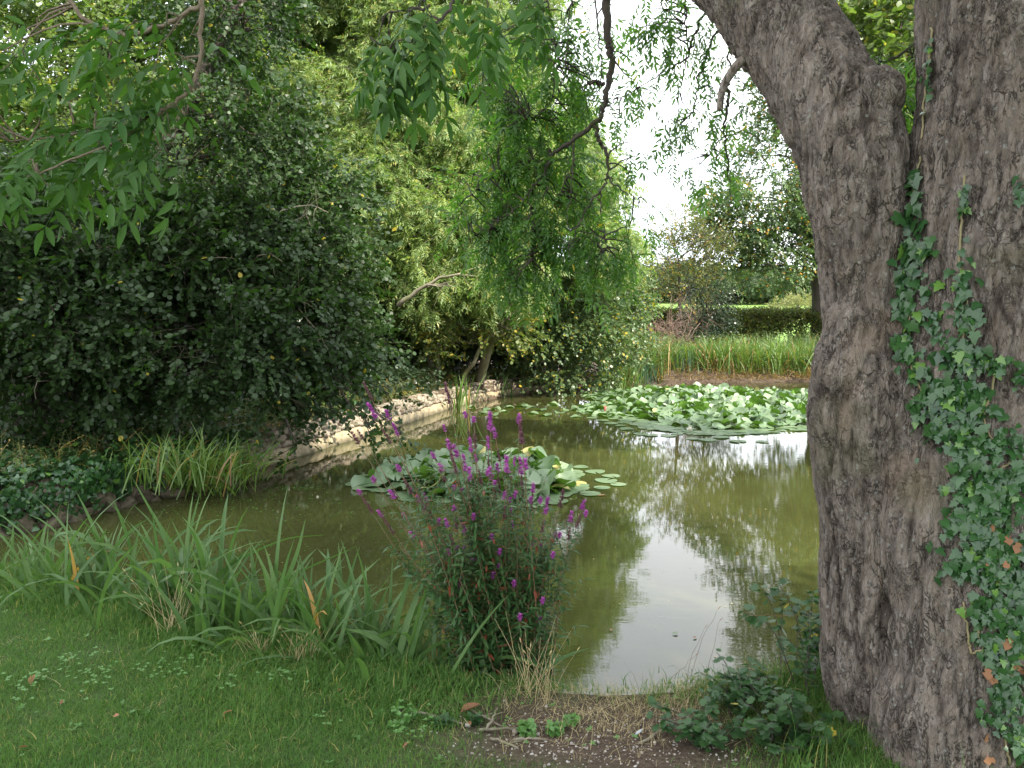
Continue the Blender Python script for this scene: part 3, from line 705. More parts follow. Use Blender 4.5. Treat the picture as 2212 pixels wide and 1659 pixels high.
for _ in range(34):
    x_, y_ = rgt.uniform(60, 720), rgt.uniform(440, 820); a_ = D(x_, y_, 8.7 + .0016 * x_) - np.array(al.location); b = MB(); P, rr = limb_mesh(rgt, a_, a_ + norm(np.array([rgt.normal(0, 1), -.3, rgt.uniform(-.5, .3)])) * rgt.uniform(.3, .8), .011, .004, .18, .10, 9); b.add(*tube(P, rr, 5))
    for _ in range(5): s_ = rgt.integers(2, 8); P2, r2 = limb_mesh(rgt, P[s_], P[s_] + rgt.normal(0, .13, 3), .005, .002, .1, .1, 5); b.add(*tube(P2, r2, 4))
    b.build('twig', [M['pale_limb']], al)
# tall sumac-like tree with feathery leaves
make_tree('feathery_ash_tree', 'tall sunlit tree with feathery pale green leaves behind the pond wall', 'tree',
    [(-1.9, 18.6, .3, .28), (*D(930, 640, 18.4), .24), (*D(900, 420, 18.3), .2), (*D(960, 230, 18.3), .15), (*D(940, 40, 18.4), .1), (*D(960, -160, 18.6), .05)],
    CL([(740, 190, 18.5, 120), (690, 300, 18.6, 90), (700, 90, 18.8, 100), (880, 250, 17.8, 150), (1020, 320, 17.6, 140), (830, 410, 17.3, 140), (980, 480, 17, 130), (1130, 380, 17.6, 120), (1160, 250, 18.2, 105), (1190, 490, 17.5, 110), (900, 90, 18.4, 140), (1040, 160, 18.4, 120),
        (780, 560, 17.2, 110), (930, 610, 16.8, 100), (1070, 590, 17, 110), (1270, 400, 17.8, 75), (1300, 530, 18, 75), (900, -60, 18.5, 150), (730, -40, 18.8, 140), (1070, -10, 18.6, 120), (820, -200, 18.6, 150), (1000, -190, 18.6, 140), (1240, 320, 18, 60)]),
    520, prS, M['ashfar'], M['pale_limb'], 22, droop=.55, gap=.46, shell=.5, nsec=7, limb_r=.07, gs=.9, scl=(.75, 1.25))
# filler trees behind, each on its own
make_tree('maple_tree', 'tall light green tree with yellow specks at the back left against the sky', 'tree',
    [(-9.5, 17.5, .6, .25), (*D(200, 500, 17.5), .2), (*D(220, 200, 17.5), .15), (*D(230, -100, 17.5), .1)],
    CL([(60, 330, 17, 150), (250, 300, 17, 150), (120, 130, 17.5, 140), (330, 120, 17.5, 150), (200, -40, 18, 160), (420, -40, 18, 140), (450, 380, 17.5, 160), (60, 480, 17, 160), (300, 520, 17, 160), (-120, 300, 17.5, 200), (40, -80, 18, 120), (520, 200, 18, 150), (560, 30, 18, 130)]),
    420, prB, M['backleaf'], M['limb'], 23, gap=.46, nsec=6, gs=.9)
make_tree('hedgerow_tree', 'mid green bushy tree standing between the dark tree and the feathery one', 'tree',
    [(-5.2, 20, .5, .2), (*D(640, 500, 20), .16), (*D(680, 250, 20), .1)],
    CL([(560, 430, 19.5, 150), (700, 350, 19.5, 130), (640, 250, 20, 130), (700, 560, 19, 140), (560, 620, 19, 150), (800, 660, 18.5, 110), (650, 100, 20.5, 130), (720, 740, 18, 110), (860, 760, 17.8, 80), (950, 480, 20.5, 130), (1050, 430, 20.5, 120)]),
    420, prB, M['backleaf'], M['limb'], 24, gap=.44, nsec=6, gs=.9)
make_tree('thorn_bush', 'dense dark bush in the shade at the far left behind the wall', 'bush',
    [(-7.5, 12.5, .7, .1), (*D(120, 760, 12.8), .08), (*D(120, 600, 13), .05)],
    CL([(60, 700, 12.8, 170), (240, 740, 12.8, 160), (130, 880, 12.2, 140), (330, 640, 13.5, 150), (430, 820, 13, 120), (10, 900, 11.5, 130)]),
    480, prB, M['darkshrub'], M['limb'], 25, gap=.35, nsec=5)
make_tree('elder_bush', 'low dark green bush behind the sunlit stretch of wall', 'bush',
    [(-4.2, 15.5, .5, .08), (*D(640, 800, 15.5), .06), (*D(640, 700, 15.5), .04)],
    CL([(560, 780, 15.5, 110), (680, 830, 15.2, 90), (780, 830, 15.5, 80), (860, 840, 15.8, 60), (600, 880, 14.2, 70), (700, 720, 16.5, 110)]),
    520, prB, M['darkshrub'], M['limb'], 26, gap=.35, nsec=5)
make_tree('spindle_tree', 'small tree with yellowing leaves leaning over a dark hollow above the wall end', 'tree',
    [(-.75, 18.0, .35, .11), (*D(1060, 740, 17.2), .09), (*D(1085, 690, 17), .07), (*D(1120, 655, 16.9), .04)],
    CL([(930, 690, 16.9, 55), (1000, 710, 16.6, 55), (1080, 700, 16.6, 50), (960, 740, 16.6, 40), (1130, 710, 16.8, 40), (1040, 650, 17, 45)]),
    620, prH, M['yellowing'], M['pale_limb'], 27, gap=.45, nsec=6, limb_r=.03)
make_tree('hazel_bush', 'broad grey green round-leaved bush drooping to the water where the wall ends', 'bush',
    [(1.7, 20.9, .3, .09), (*D(1240, 760, 19.5), .07), (*D(1250, 660, 19.5), .05)],
    CL([(1190, 730, 18.6, 85), (1270, 700, 18.8, 85), (1340, 720, 19.6, 65), (1210, 800, 18.6, 45), (1290, 800, 19.2, 38), (1320, 640, 19.8, 75), (1220, 640, 19, 80), (1130, 780, 18.6, 50), (1170, 620, 19, 80), (1370, 650, 20.5, 45), (1340, 590, 20, 50)]),
    640, prH, M['hazel'], M['limb'], 28, gap=.38, nsec=6, droop=.5)
make_tree('shaded_bush', 'almost black bush filling the hollow under the yellowing tree', 'bush',
    [(-1.8, 20.5, .3, .08), (*D(980, 740, 20.5), .05), (*D(980, 640, 20.5), .03)],
    CL([(900, 700, 20, 100), (1020, 680, 20, 110), (1120, 690, 20, 100), (1020, 780, 20.2, 60), (900, 790, 19.8, 60), (820, 620, 20.3, 110), (1180, 720, 20.8, 80)]),
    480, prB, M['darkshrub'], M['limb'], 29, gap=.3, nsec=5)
# right hand side, beyond the pond
make_tree('poplar_tree', 'open-crowned tree with small fluttering leaves beyond the hedge, ivy round its trunk', 'tree',
    [(*D(1772, 742, 27)[:2], .3, .3), (*D(1770, 600, 27), .25), (*D(1768, 450, 27), .2), (*D(1760, 250, 27), .15), (*D(1765, 0, 27), .1), (*D(1770, -150, 27), .05)],
    CL([(1600, 480, 26.5, 85), (1680, 420, 26.5, 100), (1630, 340, 27, 80), (1690, 540, 26.5, 85), (1630, 585, 26, 40), (1570, 560, 26, 45), (1720, 300, 27, 100), (1740, 150, 27, 110), (1800, 430, 27, 120), (1860, 250, 27, 140), (1800, 0, 27, 130), (1900, 500, 27, 140), (1900, 100, 27, 130), (1760, -140, 27, 100), (1555, 430, 26.5, 55), (1540, 500, 26.5, 35)]),
    330, [twig_round(rg, .5, 12, .085) for _ in range(3)], M['poplar'], M['limb'], 30, gap=.48, nsec=7, limb_r=.05, gs=.9, shell=.2)
make_tree('tall_shrub', 'tall wispy shrub of upright stems beside the end of the hedge', 'shrub',
    [(*D(1470, 742, 25.4)[:2], .3, .06), (*D(1468, 640, 25.3), .05), (*D(1466, 560, 25.3), .03)],
    CL([(1440, 560, 25, 45), (1490, 540, 25, 50), (1530, 560, 25, 40), (1450, 500, 25.2, 32), (1510, 490, 25.2, 35), (1490, 620, 25, 50), (1540, 510, 25.3, 32), (1420, 610, 25, 35)], 1.3),
    380, prN, M['shrubleaf'], M['twig'], 31, gap=.46, nsec=12, limb_r=.02, droop=-.7, gs=1.3, scl=(1, 1.6), sag=0)
make_tree('holly_bush', 'narrow very dark bush just left of the hedge', 'bush',
    [(*D(1530, 742, 25.7)[:2], .3, .06), (*D(1528, 680, 25.6), .05), (*D(1526, 620, 25.6), .03)],
    CL([(1525, 700, 25.6, 40), (1530, 650, 25.6, 38), (1527, 610, 25.6, 28), (1550, 690, 25.8, 28), (1500, 710, 25.6, 30)], 1.2),
    560, prN, M['darkshrub'], M['limb'], 32, gap=.3, nsec=5, limb_r=.02, scl=(1, 1.6))
def bare_shrub(name, label, cat, base, n, h, spread, mat, seed, r0=.02):
    rg = np.random.default_rng(seed); root = thing(name, label, cat); root.location = base
    for i in range(n):
        d = norm(np.array([rg.normal(0, spread), rg.normal(0, spread), 1])); b = MB()
        P, rr = limb_mesh(rg, np.zeros(3) + rg.normal(0, .1, 3) * (1, 1, 0), d * h * rg.uniform(.6, 1), r0, r0 * .3, -.05, n=8); b.add(*tube(P, rr, 4))
        for _ in range(9):
            s = rg.integers(2, 7); P2, r2 = limb_mesh(rg, P[s], P[s] + norm(rg.normal(0, 1, 3) * (1.1, .8, .5) + d * .6) * h * rg.uniform(.2, .45), rr[s] * .6, r0 * .2, n=6); b.add(*tube(P2, r2, 3, False))
            for _ in range(4):
                s2 = rg.integers(2, 5); P3, r3 = limb_mesh(rg, P2[s2], P2[s2] + norm(rg.normal(0, 1, 3) + d * .5) * h * .15, r2[s2] * .7, r0 * .18, n=4); b.add(*tube(P3, r3, 3, False))
        b.build('stem', [mat], root)
    return root
M['pinktwig'] = barkmat('pink_twig', (0.16, 0.10, 0.075), (0.26, 0.19, 0.15), 20)
bare_shrub('bare_shrub', 'leafless shrub of pinkish brown twigs on the far bank left of the hedge', 'shrub', (*D(1455, 760, 24.6)[:2], .3), 14, 2.2, .42, M['pinktwig'], 40, .022)
for (x0, y0, d0, x1, y1, d1, sd_) in ((1010, 800, 16.8, 1140, 645, 16.3, 51), (860, 660, 15.2, 1000, 590, 14.8, 52)):
    root = thing('dead_branch', 'bare pale crooked branch arching above the dark hollow' if sd_ == 51 else 'bare pale branch spreading sideways out of the foliage behind the wall', 'branch')
    rg2 = np.random.default_rng(sd_); a, b_ = D(x0, y0, d0), D(x1, y1, d1); root.location = a; b = MB(); P, rr = limb_mesh(rg2, a * 0, b_ - a, .05, .015, .12, n=10); b.add(*tube(P, rr, 6))
    if sd_ == 51: a0 = D(1000, 830, 17.6) - a; P0, r0_ = limb_mesh(rg2, a0, a * 0, .07, .05, 0, n=6); b.add(*tube(P0, r0_, 6))
    for _ in range(7):
        s = rg2.integers(3, 9); e = P[s] + np.array([rg2.uniform(.1, .8), rg2.normal(0, .2), rg2.uniform(-.1, .3)]); P2, r2 = limb_mesh(rg2, P[s], e, rr[s] * .6, .006, .1, n=6); b.add(*tube(P2, r2, 4))
        P3, r3 = limb_mesh(rg2, P2[3], P2[3] + rg2.normal(0, .18, 3), r2[3] * .6, .004, n=5); b.add(*tube(P3, r3, 3, False))
    b.build('limb', [M['pale_limb']], root)
# hedge
hg = thing('hedge', 'clipped dark hedge with a lighter top between the far bank and the green field', 'hedge')
hx0, hx1, hy = G(1300, 745, .4)[0] - 2, 14.0, 27.0
n = 26000; rgh = np.random.default_rng(44); hx = rgh.uniform(hx0 + 1.2, hx1, n)
face = rgh.random(n); top = 1.72 + .10 * fbm(np.stack([hx * .8, hx * 0, hx * 0], -1), 3, 3); hz = .25 + (top - .25) * rgh.random(n) ** .7; yy = hy + rgh.uniform(-.25, .05, n)
tp = face < .35; hz[tp] = top[tp] + rgh.normal(0, .05, tp.sum()); yy[tp] = hy + rgh.uniform(-.25, .9, tp.sum())
P = np.stack([hx, yy, hz], -1); O = np.where(tp[:, None], (0, -.2, 1.), (0, -1., .2)) + rgh.normal(0, .5, P.shape)
keep = (fbm(P * 1.2, 3, 9) > .31 + .05 * (hz < 1.35)); P, O = P[keep][:17000], O[keep][:17000]
x = norm(O); scatter('foliage', [twig_round(rg, .22, 8, .05) for _ in range(3)], [M['hedge'], M['twig']], P, euler(frame(x, rgh.normal(0, 1, P.shape))), rgh.uniform(.8, 1.3, len(P)), hg)
b = MB()
for q in np.arange(hx0 + 1.2, hx1, .16):
    for _ in range(3):
        P_, r_ = limb_mesh(rgh, (q + rgh.normal(0, .05), hy + .2, .2), (q + rgh.normal(0, .4), hy + rgh.uniform(0, .5), 1.75), .02, .006, 0, n=6); b.add(*tube(P_, r_, 3, False))
b.build('stems', [M['limb']], hg)['kind'] = 'stuff'
# woods on the far hill and a pale willow in the field
def blob_tree(rg, r=2.6, n=340, ls=.42):
    b = MB()
    cs = [(rg.normal(0, r * .35, 3) * (1, 1, .7) + (0, 0, r)) for _ in range(7)]
    for i in range(n):
        c = cs[rg.integers(7)]; d = norm(rg.normal(0, 1, 3) + (0, 0, .3)); p = c + d * r * .52 * rg.uniform(.8, 1.05)
        V, F = outline_leaf(np.array([(-.5, -.4), (.3, -.5), (.6, .1), (0, .5)]) * ls); b.add(place(V, frame(norm(rg.normal(0, 1, 3)), norm(d + rg.normal(0, .4, 3))), p), F, rg.uniform(0, 1))
    return b
rgw = np.random.default_rng(60); n = 2600
wy_ = rgw.uniform(122, 330, n); wx_ = rgw.uniform(-.15, .75, n) * wy_ + rgw.normal(0, 8, n); P = np.stack([wx_, wy_, ground_z(wx_, wy_) - .6], -1)
scatter('far_woods', [blob_tree(rgw) for _ in range(4)], [M['woods']], P, np.stack([0 * wx_, 0 * wx_, rgw.uniform(0, 6.28, n)], -1), rgw.uniform(.8, 1.5, n))['label'] = 'dark wooded hillside beyond the field'
wl = thing('willow_tree', 'pale yellowish rounded tree in the field behind the hedge', 'tree'); wp = D(1720, 700, 70); wp[2] = gz(wp[0], wp[1]) ; wl.location = wp
b = MB(); b.add(*tube(np.array([(0, 0, -.3), (0, 0, .6), (.1, 0, 1.4)]), [.2, .16, .1], 6)); b.build('trunk', [M['limb']], wl)
n = 900; d_ = norm(rgw.normal(0, 1, (n, 3)) + (0, 0, .4)); P = d_ * (2.4, 1.6, 1.25) * rgw.uniform(.6, 1, (n, 1)) + (0, 0, 1.0)
scatter_crown(rgw, wl, P, d_, [twig_round(rgw, .7, 16, .12, w=.4) for _ in range(3)], [M['willow'], M['twig']], droop=.2)
# bright leafy tree to the right, seen through the fork
make_tree('beech_tree', 'bright green leafy tree seen through the fork of the big trunk', 'tree',
    [(6.6, 9.3, .4, .16), (*D(2300, 300, 9.5), .12), (*D(2250, 60, 9.6), .08)],
    CL([(1960, 120, 9.5, 150), (1900, 330, 9.6, 90), (2000, 420, 9.6, 110), (2150, 250, 9.6, 160), (1880, 60, 9.5, 90), (2050, -80, 9.6, 160), (2300, 450, 9.6, 200), (2350, 100, 9.6, 200), (1840, -60, 9.6, 110)]),
    420, [twig_round(rg, .5, 12, .10, w=.6) for _ in range(3)], M['backleaf'], M['twig'], 33, gap=.44, nsec=7, shell=.2, gs=1.2, droop=.3)
print('instances so far', NINST[0])
# ============================================================ the big ash's crown, hanging boughs and ivy
rg = np.random.default_rng(70)
b = MB()
ends = [(limbP[0][:3], (-3.5, 5.2, 7.6), .11), (limbP[0][:3], (0.5, 2.0, 9.0), .09), (mainP[0][:3], (4.5, 4.2, 9), .12), (mainP[0][:3], (2.5, 1.5, 10.5), .15), (mainP[0][:3], (5.5, -1.5, 9), .1), (mainP[0][:3], (-.5, -1.5, 8.5), .09), (limbP[0][:3], (-2.2, 4.6, 6.1), .06)]
mb = MB()
for a_, e_, r_ in ends:
    P, rr = limb_mesh(rg, a_, np.array(e_), r_, .03, .10, .05, 12); b.add(*tube(P, rr, 8))
    for _ in range(9):
        s = rg.integers(3, 11); e2 = P[s] + norm(rg.normal(0, 1, 3) + (0, 0, .5)) * rg.uniform(1.2, 2.6)
        if e2[1] > 0 and e2[2] < 2.6 + .47 * e2[1]: continue
        P2, r2 = limb_mesh(rg, P[s], e2, rr[s] * .6, .01, .1, n=7); b.add(*tube(P2, r2, 5))
b.build('bough', [M['bark']], TR)['kind'] = 'stuff'
n = 11000; d_ = norm(rg.normal(0, 1, (n, 3))); P = d_ * rg.uniform(.2, 1, (n, 1)) ** (1 / 2.6) * (6.4, 4.7, 3.6) + (3.2, .1, 9.4)
keep = (fbm(P * .8, 3, 71) > .41) & ((P[:, 1] < 0) | (P[:, 2] > 2.9 + .50 * P[:, 1])) & (P[:, 2] > 4.6)
P, d_ = P[keep], d_[keep]
scatter_crown(rg, TR, P, d_, [twig_ash(rg, 6, .4, l=.28, pairs=5, ll=.11, lw=.034, n=2) for _ in range(4)], [M['ashmid'], M['twig']], (.8, 1.3), .5)
# leaves as separate objects sharing a few meshes
def leaf_meshes(rg, cnt_, mat, **k):
    out = []
    for _ in range(cnt_):
        m_ = ash_leaf(rg, **k).mesh('leaf', False); m_.materials.append(mat); out.append(m_)
    return out
NEARM = leaf_meshes(rg, 9, M['ashnear'], l=.21, pairs=4, ll=.078, lw=.022, n=6, droop=.4)
MIDM = leaf_meshes(rg, 9, M['ashmid'], l=.22, pairs=5, ll=.072, lw=.020, n=3, droop=.4)
def put_leaf(meshes, parent, p, x, up, s, rg):
    o = bpy.data.objects.new('leaf', meshes[rg.integers(len(meshes))]); COL.objects.link(o); o.parent = parent
    o.location = p; o.rotation_euler = tuple(euler(frame(np.array([x]), np.array([up])))[0]); o.scale = (s, s, s)
def hang(label, paths, clumps, depth, meshes, nobj, nstuff, mats, seed, twl=.5, lsc=(.75, 1.2), wmat='limb', grow=1.0, name='hanging_branch', out=.5, down=.9, back=0, bias=(0, 0, 0)):
    rg = np.random.default_rng(seed); b = MB(); nodes = []
    for (pts, r0, r1) in paths:
        P = smoothpath(np.array([D(x, y, depth + (dd if dd else 0)) for x, y, dd in pts]), 6 * len(pts)); P[1:-1] += rg.normal(0, .0012 * depth, P[1:-1].shape)
        b.add(*tube(P, np.linspace(r0, r1, len(P)), 6)); nodes.append(P)
    nodes = np.vstack(nodes); att = []
    tot = sum(r * r * wgt for x, y, dd, r, wgt in clumps)
    for (x, y, dd, r, wgt) in clumps:
        nt_ = max(2, int((nobj + nstuff) / 5 * r * r * wgt / tot)); c = D(x, y, depth + dd + back); rr = r / 1728 * depth
        for _ in range(nt_):
            q = c + norm(rg.normal(0, 1, 3)) * rr * rg.uniform(.1, 1) ** .5 * (1, 1.3, 1)
            dist = np.linalg.norm(nodes - q, axis=1) + rg.uniform(0, .1, len(nodes)); s = nodes[np.argmin(dist)]
            P2, r2 = limb_mesh(rg, s, q, .0045 * grow, .0018 * grow, .12, .08, 6); b.add(*tube(P2, r2, 3, False))
            P3 = smoothpath([q, q + rg.normal(0, .25, 3) * twl * .5 + (0, 0, -.2 * twl), q + rg.normal(0, .4, 3) * twl * .5 + (0, 0, -twl * rg.uniform(.3, .8))], 5); b.add(*tube(P3, np.linspace(.002, .0012, 5) * grow, 3, False))
            for k in range(5): att.append((P3[k % 5] if k else P2[-2], norm(rg.normal(0, 1, 3) + (P3[-1] - P3[0]) * .8)))
    root = b.build(name, [M[wmat]], TR); root['label'] = label; rg.shuffle(att)
    for p_, o_ in att[:nobj]:
        put_leaf(meshes, root, p_, norm(o_ * (1, 1, out) + np.array(bias) + (0, 0, -down)), norm(np.array([o_[0], o_[1], 1.2]) + rg.normal(0, .3, 3)), rg.uniform(*lsc), rg)
    rest = att[nobj:nobj + nstuff]
    if rest:
        P = np.array([a[0] for a in rest]); O = np.array([a[1] for a in rest]); x = norm(O * (1, 1, out) + (0, 0, -down)); up = norm(O * (1, 1, 0) + (0, 0, 1.2) + rg.normal(0, .3, O.shape))
        scatter('leaves', [ash_leaf(rg, l=.22, pairs=5, ll=.072, lw=.020, n=3, droop=.4) for _ in range(4)], mats, P, euler(frame(x, up)), rg.uniform(*lsc, len(P)), root)
    return root
Z = 0
hang('long dark hanging bough over the pond with feathery leaves', [
    ([(1309, -160, -.3), (1311, 0, 0), (1313, 87, 0), (1321, 115, 0), (1313, 187, 0), (1302, 236, 0), (1285, 267, 0), (1233, 305, .1), (1191, 337, .2), (1167, 382, .2), (1142, 412, .2)], .034, .008),
    ([(1286, 270, 0), (1292, 299, 0), (1309, 330, 0), (1311, 382, 0), (1297, 412, -.1), (1267, 451, -.1), (1235, 520, -.1)], .018, .004),
    ([(1297, 412, -.1), (1300, 450, -.1), (1308, 520, 0), (1296, 560, 0)], .006, .002), ([(1311, 385, 0), (1345, 410, 0), (1385, 440, 0)], .006, .002),
    ([(1142, 412, .2), (1118, 450, .2), (1080, 475, .3), (1035, 505, .3), (985, 485, .3)], .006, .002), ([(1142, 412, .2), (1148, 480, .2), (1150, 560, .2)], .006, .002), ([(1191, 337, .2), (1120, 365, .3), (1060, 380, .3), (1020, 420, .3)], .006, .002),
    ([(1180, -20, .1), (1195, 60, .1), (1200, 130, .2), (1185, 230, .2), (1130, 260, .3)], .006, .002), ([(1232, -20, .1), (1228, 80, .1), (1215, 170, .1), (1190, 260, .2)], .006, .002), ([(1285, 0, -.1), (1292, 60, -.1), (1300, 150, -.1), (1290, 200, 0), (1250, 260, .1)], .007, .002),
    ([(1305, 180, 0), (1268, 178, 0)], .016, .012), ([(1302, 236, 0), (1330, 215, 0), (1365, 200, 0)], .006, .002), ([(1233, 305, .1), (1240, 350, .1), (1205, 420, .1), (1180, 400, .1)], .006, .002), ([(1240, 300, .1), (1235, 400, 0), (1225, 480, 0), (1232, 560, 0)], .005, .002)],
    [(1080, 130, .2, 70, .9), (1170, 220, .2, 90, 1), (1120, 320, .2, 85, 1), (1215, 320, .2, 70, .8), (1050, 410, .3, 70, 1), (1150, 450, .2, 90, 1), (1060, 500, .3, 65, 1.1), (1250, 430, .1, 65, .8), (1350, 400, 0, 40, .5), (1385, 430, 0, 28, .9), (1270, 520, 0, 60, 1.1),
     (1340, 530, 0, 45, 1.2), (1305, 575, 0, 30, 1.3), (1180, 550, .2, 70, 1.1), (1330, 230, 0, 35, .5), (1230, 80, .1, 80, .9), (1335, 40, 0, 40, .5), (1110, 600, .2, 45, 1), (1250, 170, .1, 70, .7), (1370, 320, 0, 26, .5), (1000, 470, .3, 35, .8), (1370, 150, 0, 22, .4), (1090, 230, .3, 60, .8)],
    6.0, MIDM, 290, 950, [M['ashmid'], M['twig']], 81, twl=.3, down=.3, out=.8, lsc=(.6, 1.05), grow=1.9, back=.25)
hang('sparse hanging sprays against the white sky left of the leaning trunk', [
    ([(1525, 20, 0), (1497, 84, 0), (1483, 126, 0), (1440, 155, 0), (1380, 190, 0), (1330, 215, .1)], .009, .002), ([(1560, 40, 0), (1530, 110, 0), (1510, 170, 0), (1495, 240, 0), (1450, 285, .1), (1415, 310, .1)], .009, .002),
    ([(1480, -30, 0), (1482, 60, 0), (1486, 110, 0), (1470, 180, 0), (1462, 210, 0)], .006, .002), ([(1590, 40, 0), (1575, 110, 0), (1583, 160, 0), (1605, 190, 0), (1600, 250, 0)], .008, .002),
    ([(1571, 175, 0), (1573, 229, 0), (1565, 279, 0), (1569, 344, 0), (1579, 424, 0)], .012, .002), ([(1568, 300, 0), (1610, 285, 0), (1660, 320, 0)], .005, .002), ([(1571, 290, 0), (1545, 315, 0), (1530, 335, 0)], .006, .002)],
    [(1410, 40, 0, 50, 1), (1450, 100, 0, 45, .9), (1510, 60, 0, 60, 1), (1425, 130, 0, 30, .7), (1470, 210, 0, 30, .6), (1540, 180, 0, 45, .8), (1445, 280, 0, 22, .8), (1515, 330, 0, 38, 1.2), (1555, 350, 0, 28, 1.2), (1490, 260, 0, 24, .8), (1585, 90, 0, 40, .8), (1600, 230, 0, 28, .5), (1560, 270, 0, 25, .6), (1385, 60, 0, 28, .6), (1420, -20, 0, 50, 1), (1400, 200, 0, 16, .5)],
    5.2, MIDM, 215, 20, [M['ashmid'], M['twig']], 82, twl=.22, grow=1.6, lsc=(.5, .85), down=.4, out=.7)
b = MB(); P = smoothpath(np.array([D(1660, 118, 3.35), D(1617, 128, 3.4), D(1596, 137, 3.4), D(1569, 174, 3.42), D(1558, 205, 3.42), D(1555, 238, 3.42)]), 22); b.add(*tube(P, np.linspace(.024, .013, 22), 8))
b.build('branch_stub', [M['bark']], TR)['label'] = 'broken dead branch stub hooking down from the leaning limb'
hang('near spray of bright green ash leaflets at the top left', [
    ([(445, -120, 0), (437, 0, 0), (434, 52, 0), (430, 139, 0), (410, 194, 0), (354, 240, 0), (305, 259, 0), (222, 278, .05), (120, 296, .1), (20, 305, .1)], .0085, .0025),
    ([(434, 10, 0), (365, 49, .05), (278, 73, .1), (194, 52, .1), (139, -10, .1)], .0075, .006), ([(305, 259, 0), (270, 299, -.02), (177, 337, -.05), (70, 382, -.1), (0, 434, -.12)], .005, .0015), ([(354, 240, 0), (350, 280, 0), (380, 300, 0)], .002, .001)],
    [(60, 200, .1, 90, .9), (150, 230, .1, 80, 1), (250, 200, 0, 80, .9), (330, 190, 0, 60, .7), (90, 300, .1, 70, 1), (200, 320, 0, 60, .8), (60, 370, -.1, 35, .6), (340, 270, 0, 50, .7), (120, 60, .1, 60, .7), (230, 100, .1, 60, .6), (340, 60, 0, 60, .6), (400, 40, 0, 40, .6), (40, 110, .1, 60, .8), (390, 120, 0, 40, .5), (-60, 260, .1, 90, .8)],
    2.4, NEARM, 120, 0, None, 83, twl=.12, lsc=(.6, 1.0), wmat='ashstem', name='branch', down=.3, out=.5, bias=(-.7, 0, 0))
hang('near spray of large dark ash leaflets at the top centre', [
    ([(1000, -60, 0), (979, 0, 0), (948, 45, 0), (913, 60, 0), (890, 85, 0), (858, 111, 0), (823, 100, 0), (800, 80, 0)], .005, .002), ([(948, 45, 0), (900, 20, 0), (840, 30, 0), (815, 50, 0)], .003, .0012), ([(1230, -80, 0), (1130, -40, 0), (1060, -20, 0), (1000, -30, 0)], .006, .003)],
    [(830, 60, 0, 35, 1), (880, 40, 0, 40, 1), (860, 90, 0, 25, 1), (940, 10, 0, 30, .8), (1030, -25, 0, 40, 1.2), (1110, -20, 0, 40, 1.2), (900, 100, 0, 20, .8), (1170, -35, 0, 35, 1)],
    2.1, NEARM, 44, 0, None, 84, twl=.05, lsc=(.65, .85), wmat='twig', name='branch', down=.85, out=.35)
hang('leafy shoots sprouting between the two limbs of the fork', [
    ([(1960, 300, 0), (1990, 270, 0), (1960, 230, 0)], .012, .006), ([(1850, 130, 0), (1900, 140, 0), (2000, 80, 0)], .008, .005), ([(1930, 250, 0), (1880, 190, 0), (1860, 160, 0)], .005, .002)],
    [(1875, 190, 0, 40, 1.2), (1930, 170, 0, 45, 1), (1960, 220, 0, 35, .8), (1910, 100, 0, 40, .6), (1970, 120, 0, 30, .6)], 3.6, MIDM, 50, 0, None, 85, twl=.1, lsc=(.5, .8), down=.5)
# --- ivy
iv = thing('ivy_plant', 'glossy green climbing ivy spreading up the right hand trunk from the ground', 'ivy')
def ivy_shape(l, rg=None):
    pts = [(0, 0), (-.12, -.20), (-.02, -.44), (.20, -.34), (.36, -.52), (.50, -.28), (.72, -.20), (1.0, 0), (.72, .20), (.50, .28), (.36, .52), (.20, .34), (-.02, .44), (-.12, .20)]
    p = np.array(pts) * l
    if rg is not None: p *= rg.uniform(.88, 1.12, p.shape)
    return outline_leaf(p, -.22)
ivm = []
for k in range(8):
    V_, F_ = ivy_shape(1, rg); m_ = mesh('leaf', V_, F_, False, rg.uniform(0, 1) + np.zeros(len(F_[0]))); m_.materials.append(M['ivy']); ivm.append(m_)
IV = [  # x, y, rx, ry, count, size (m), keep on the big stem
 (1975, 400, 18, 70, 8, .062), (1965, 470, 20, 30, 5, .065), (1980, 550, 50, 45, 30, .052), (1962, 600, 35, 40, 18, .055), (1970, 680, 40, 60, 24, .05), (1955, 760, 30, 50, 20, .05), (1990, 790, 40, 50, 18, .045),
 (2078, 620, 35, 50, 16, .048), (2090, 690, 30, 40, 14, .045), (2035, 700, 25, 60, 12, .045), (2075, 770, 55, 45, 50, .045), (2060, 850, 70, 45, 75, .048), (2010, 880, 45, 40, 34, .042), (2100, 900, 45, 45, 40, .05), (2150, 790, 50, 22, 18, .038), (2200, 820, 20, 30, 8, .035),
 (2040, 930, 50, 35, 40, .04), (2100, 985, 50, 45, 50, .045), (2160, 960, 40, 40, 24, .042), (2110, 1060, 60, 50, 75, .046), (2180, 1050, 40, 60, 40, .045), (2090, 1130, 50, 50, 55, .046), (2150, 1150, 60, 60, 80, .046),
 (2110, 1220, 60, 50, 75, .044), (2180, 1230, 50, 60, 65, .044), (2080, 1240, 30, 10, 6, .036), (2150, 1310, 60, 50, 80, .042), (2190, 1380, 40, 60, 60, .042), (2140, 1400, 30, 50, 34, .04), (2180, 1470, 45, 50, 60, .04), (2160, 1540, 40, 50, 45, .038), (2195, 1600, 40, 60, 50, .038),
 (2012, 150, 8, 90, 12, .03), (2083, 430, 10, 50, 14, .03), (2203, 420, 12, 30, 6, .05), (2085, 560, 14, 40, 5, .04)]
cntl = 0; restP, restR, restS = [], [], []
alli = []
for (x, y, rx, ry, c_, s_) in IV:
    for _ in range(int(c_ * 1.5)):
        a1 = rg.normal(0, .48, 2); alli.append((x + a1[0] * rx, y + a1[1] * ry, s_ * rg.uniform(.45, 1.0)))
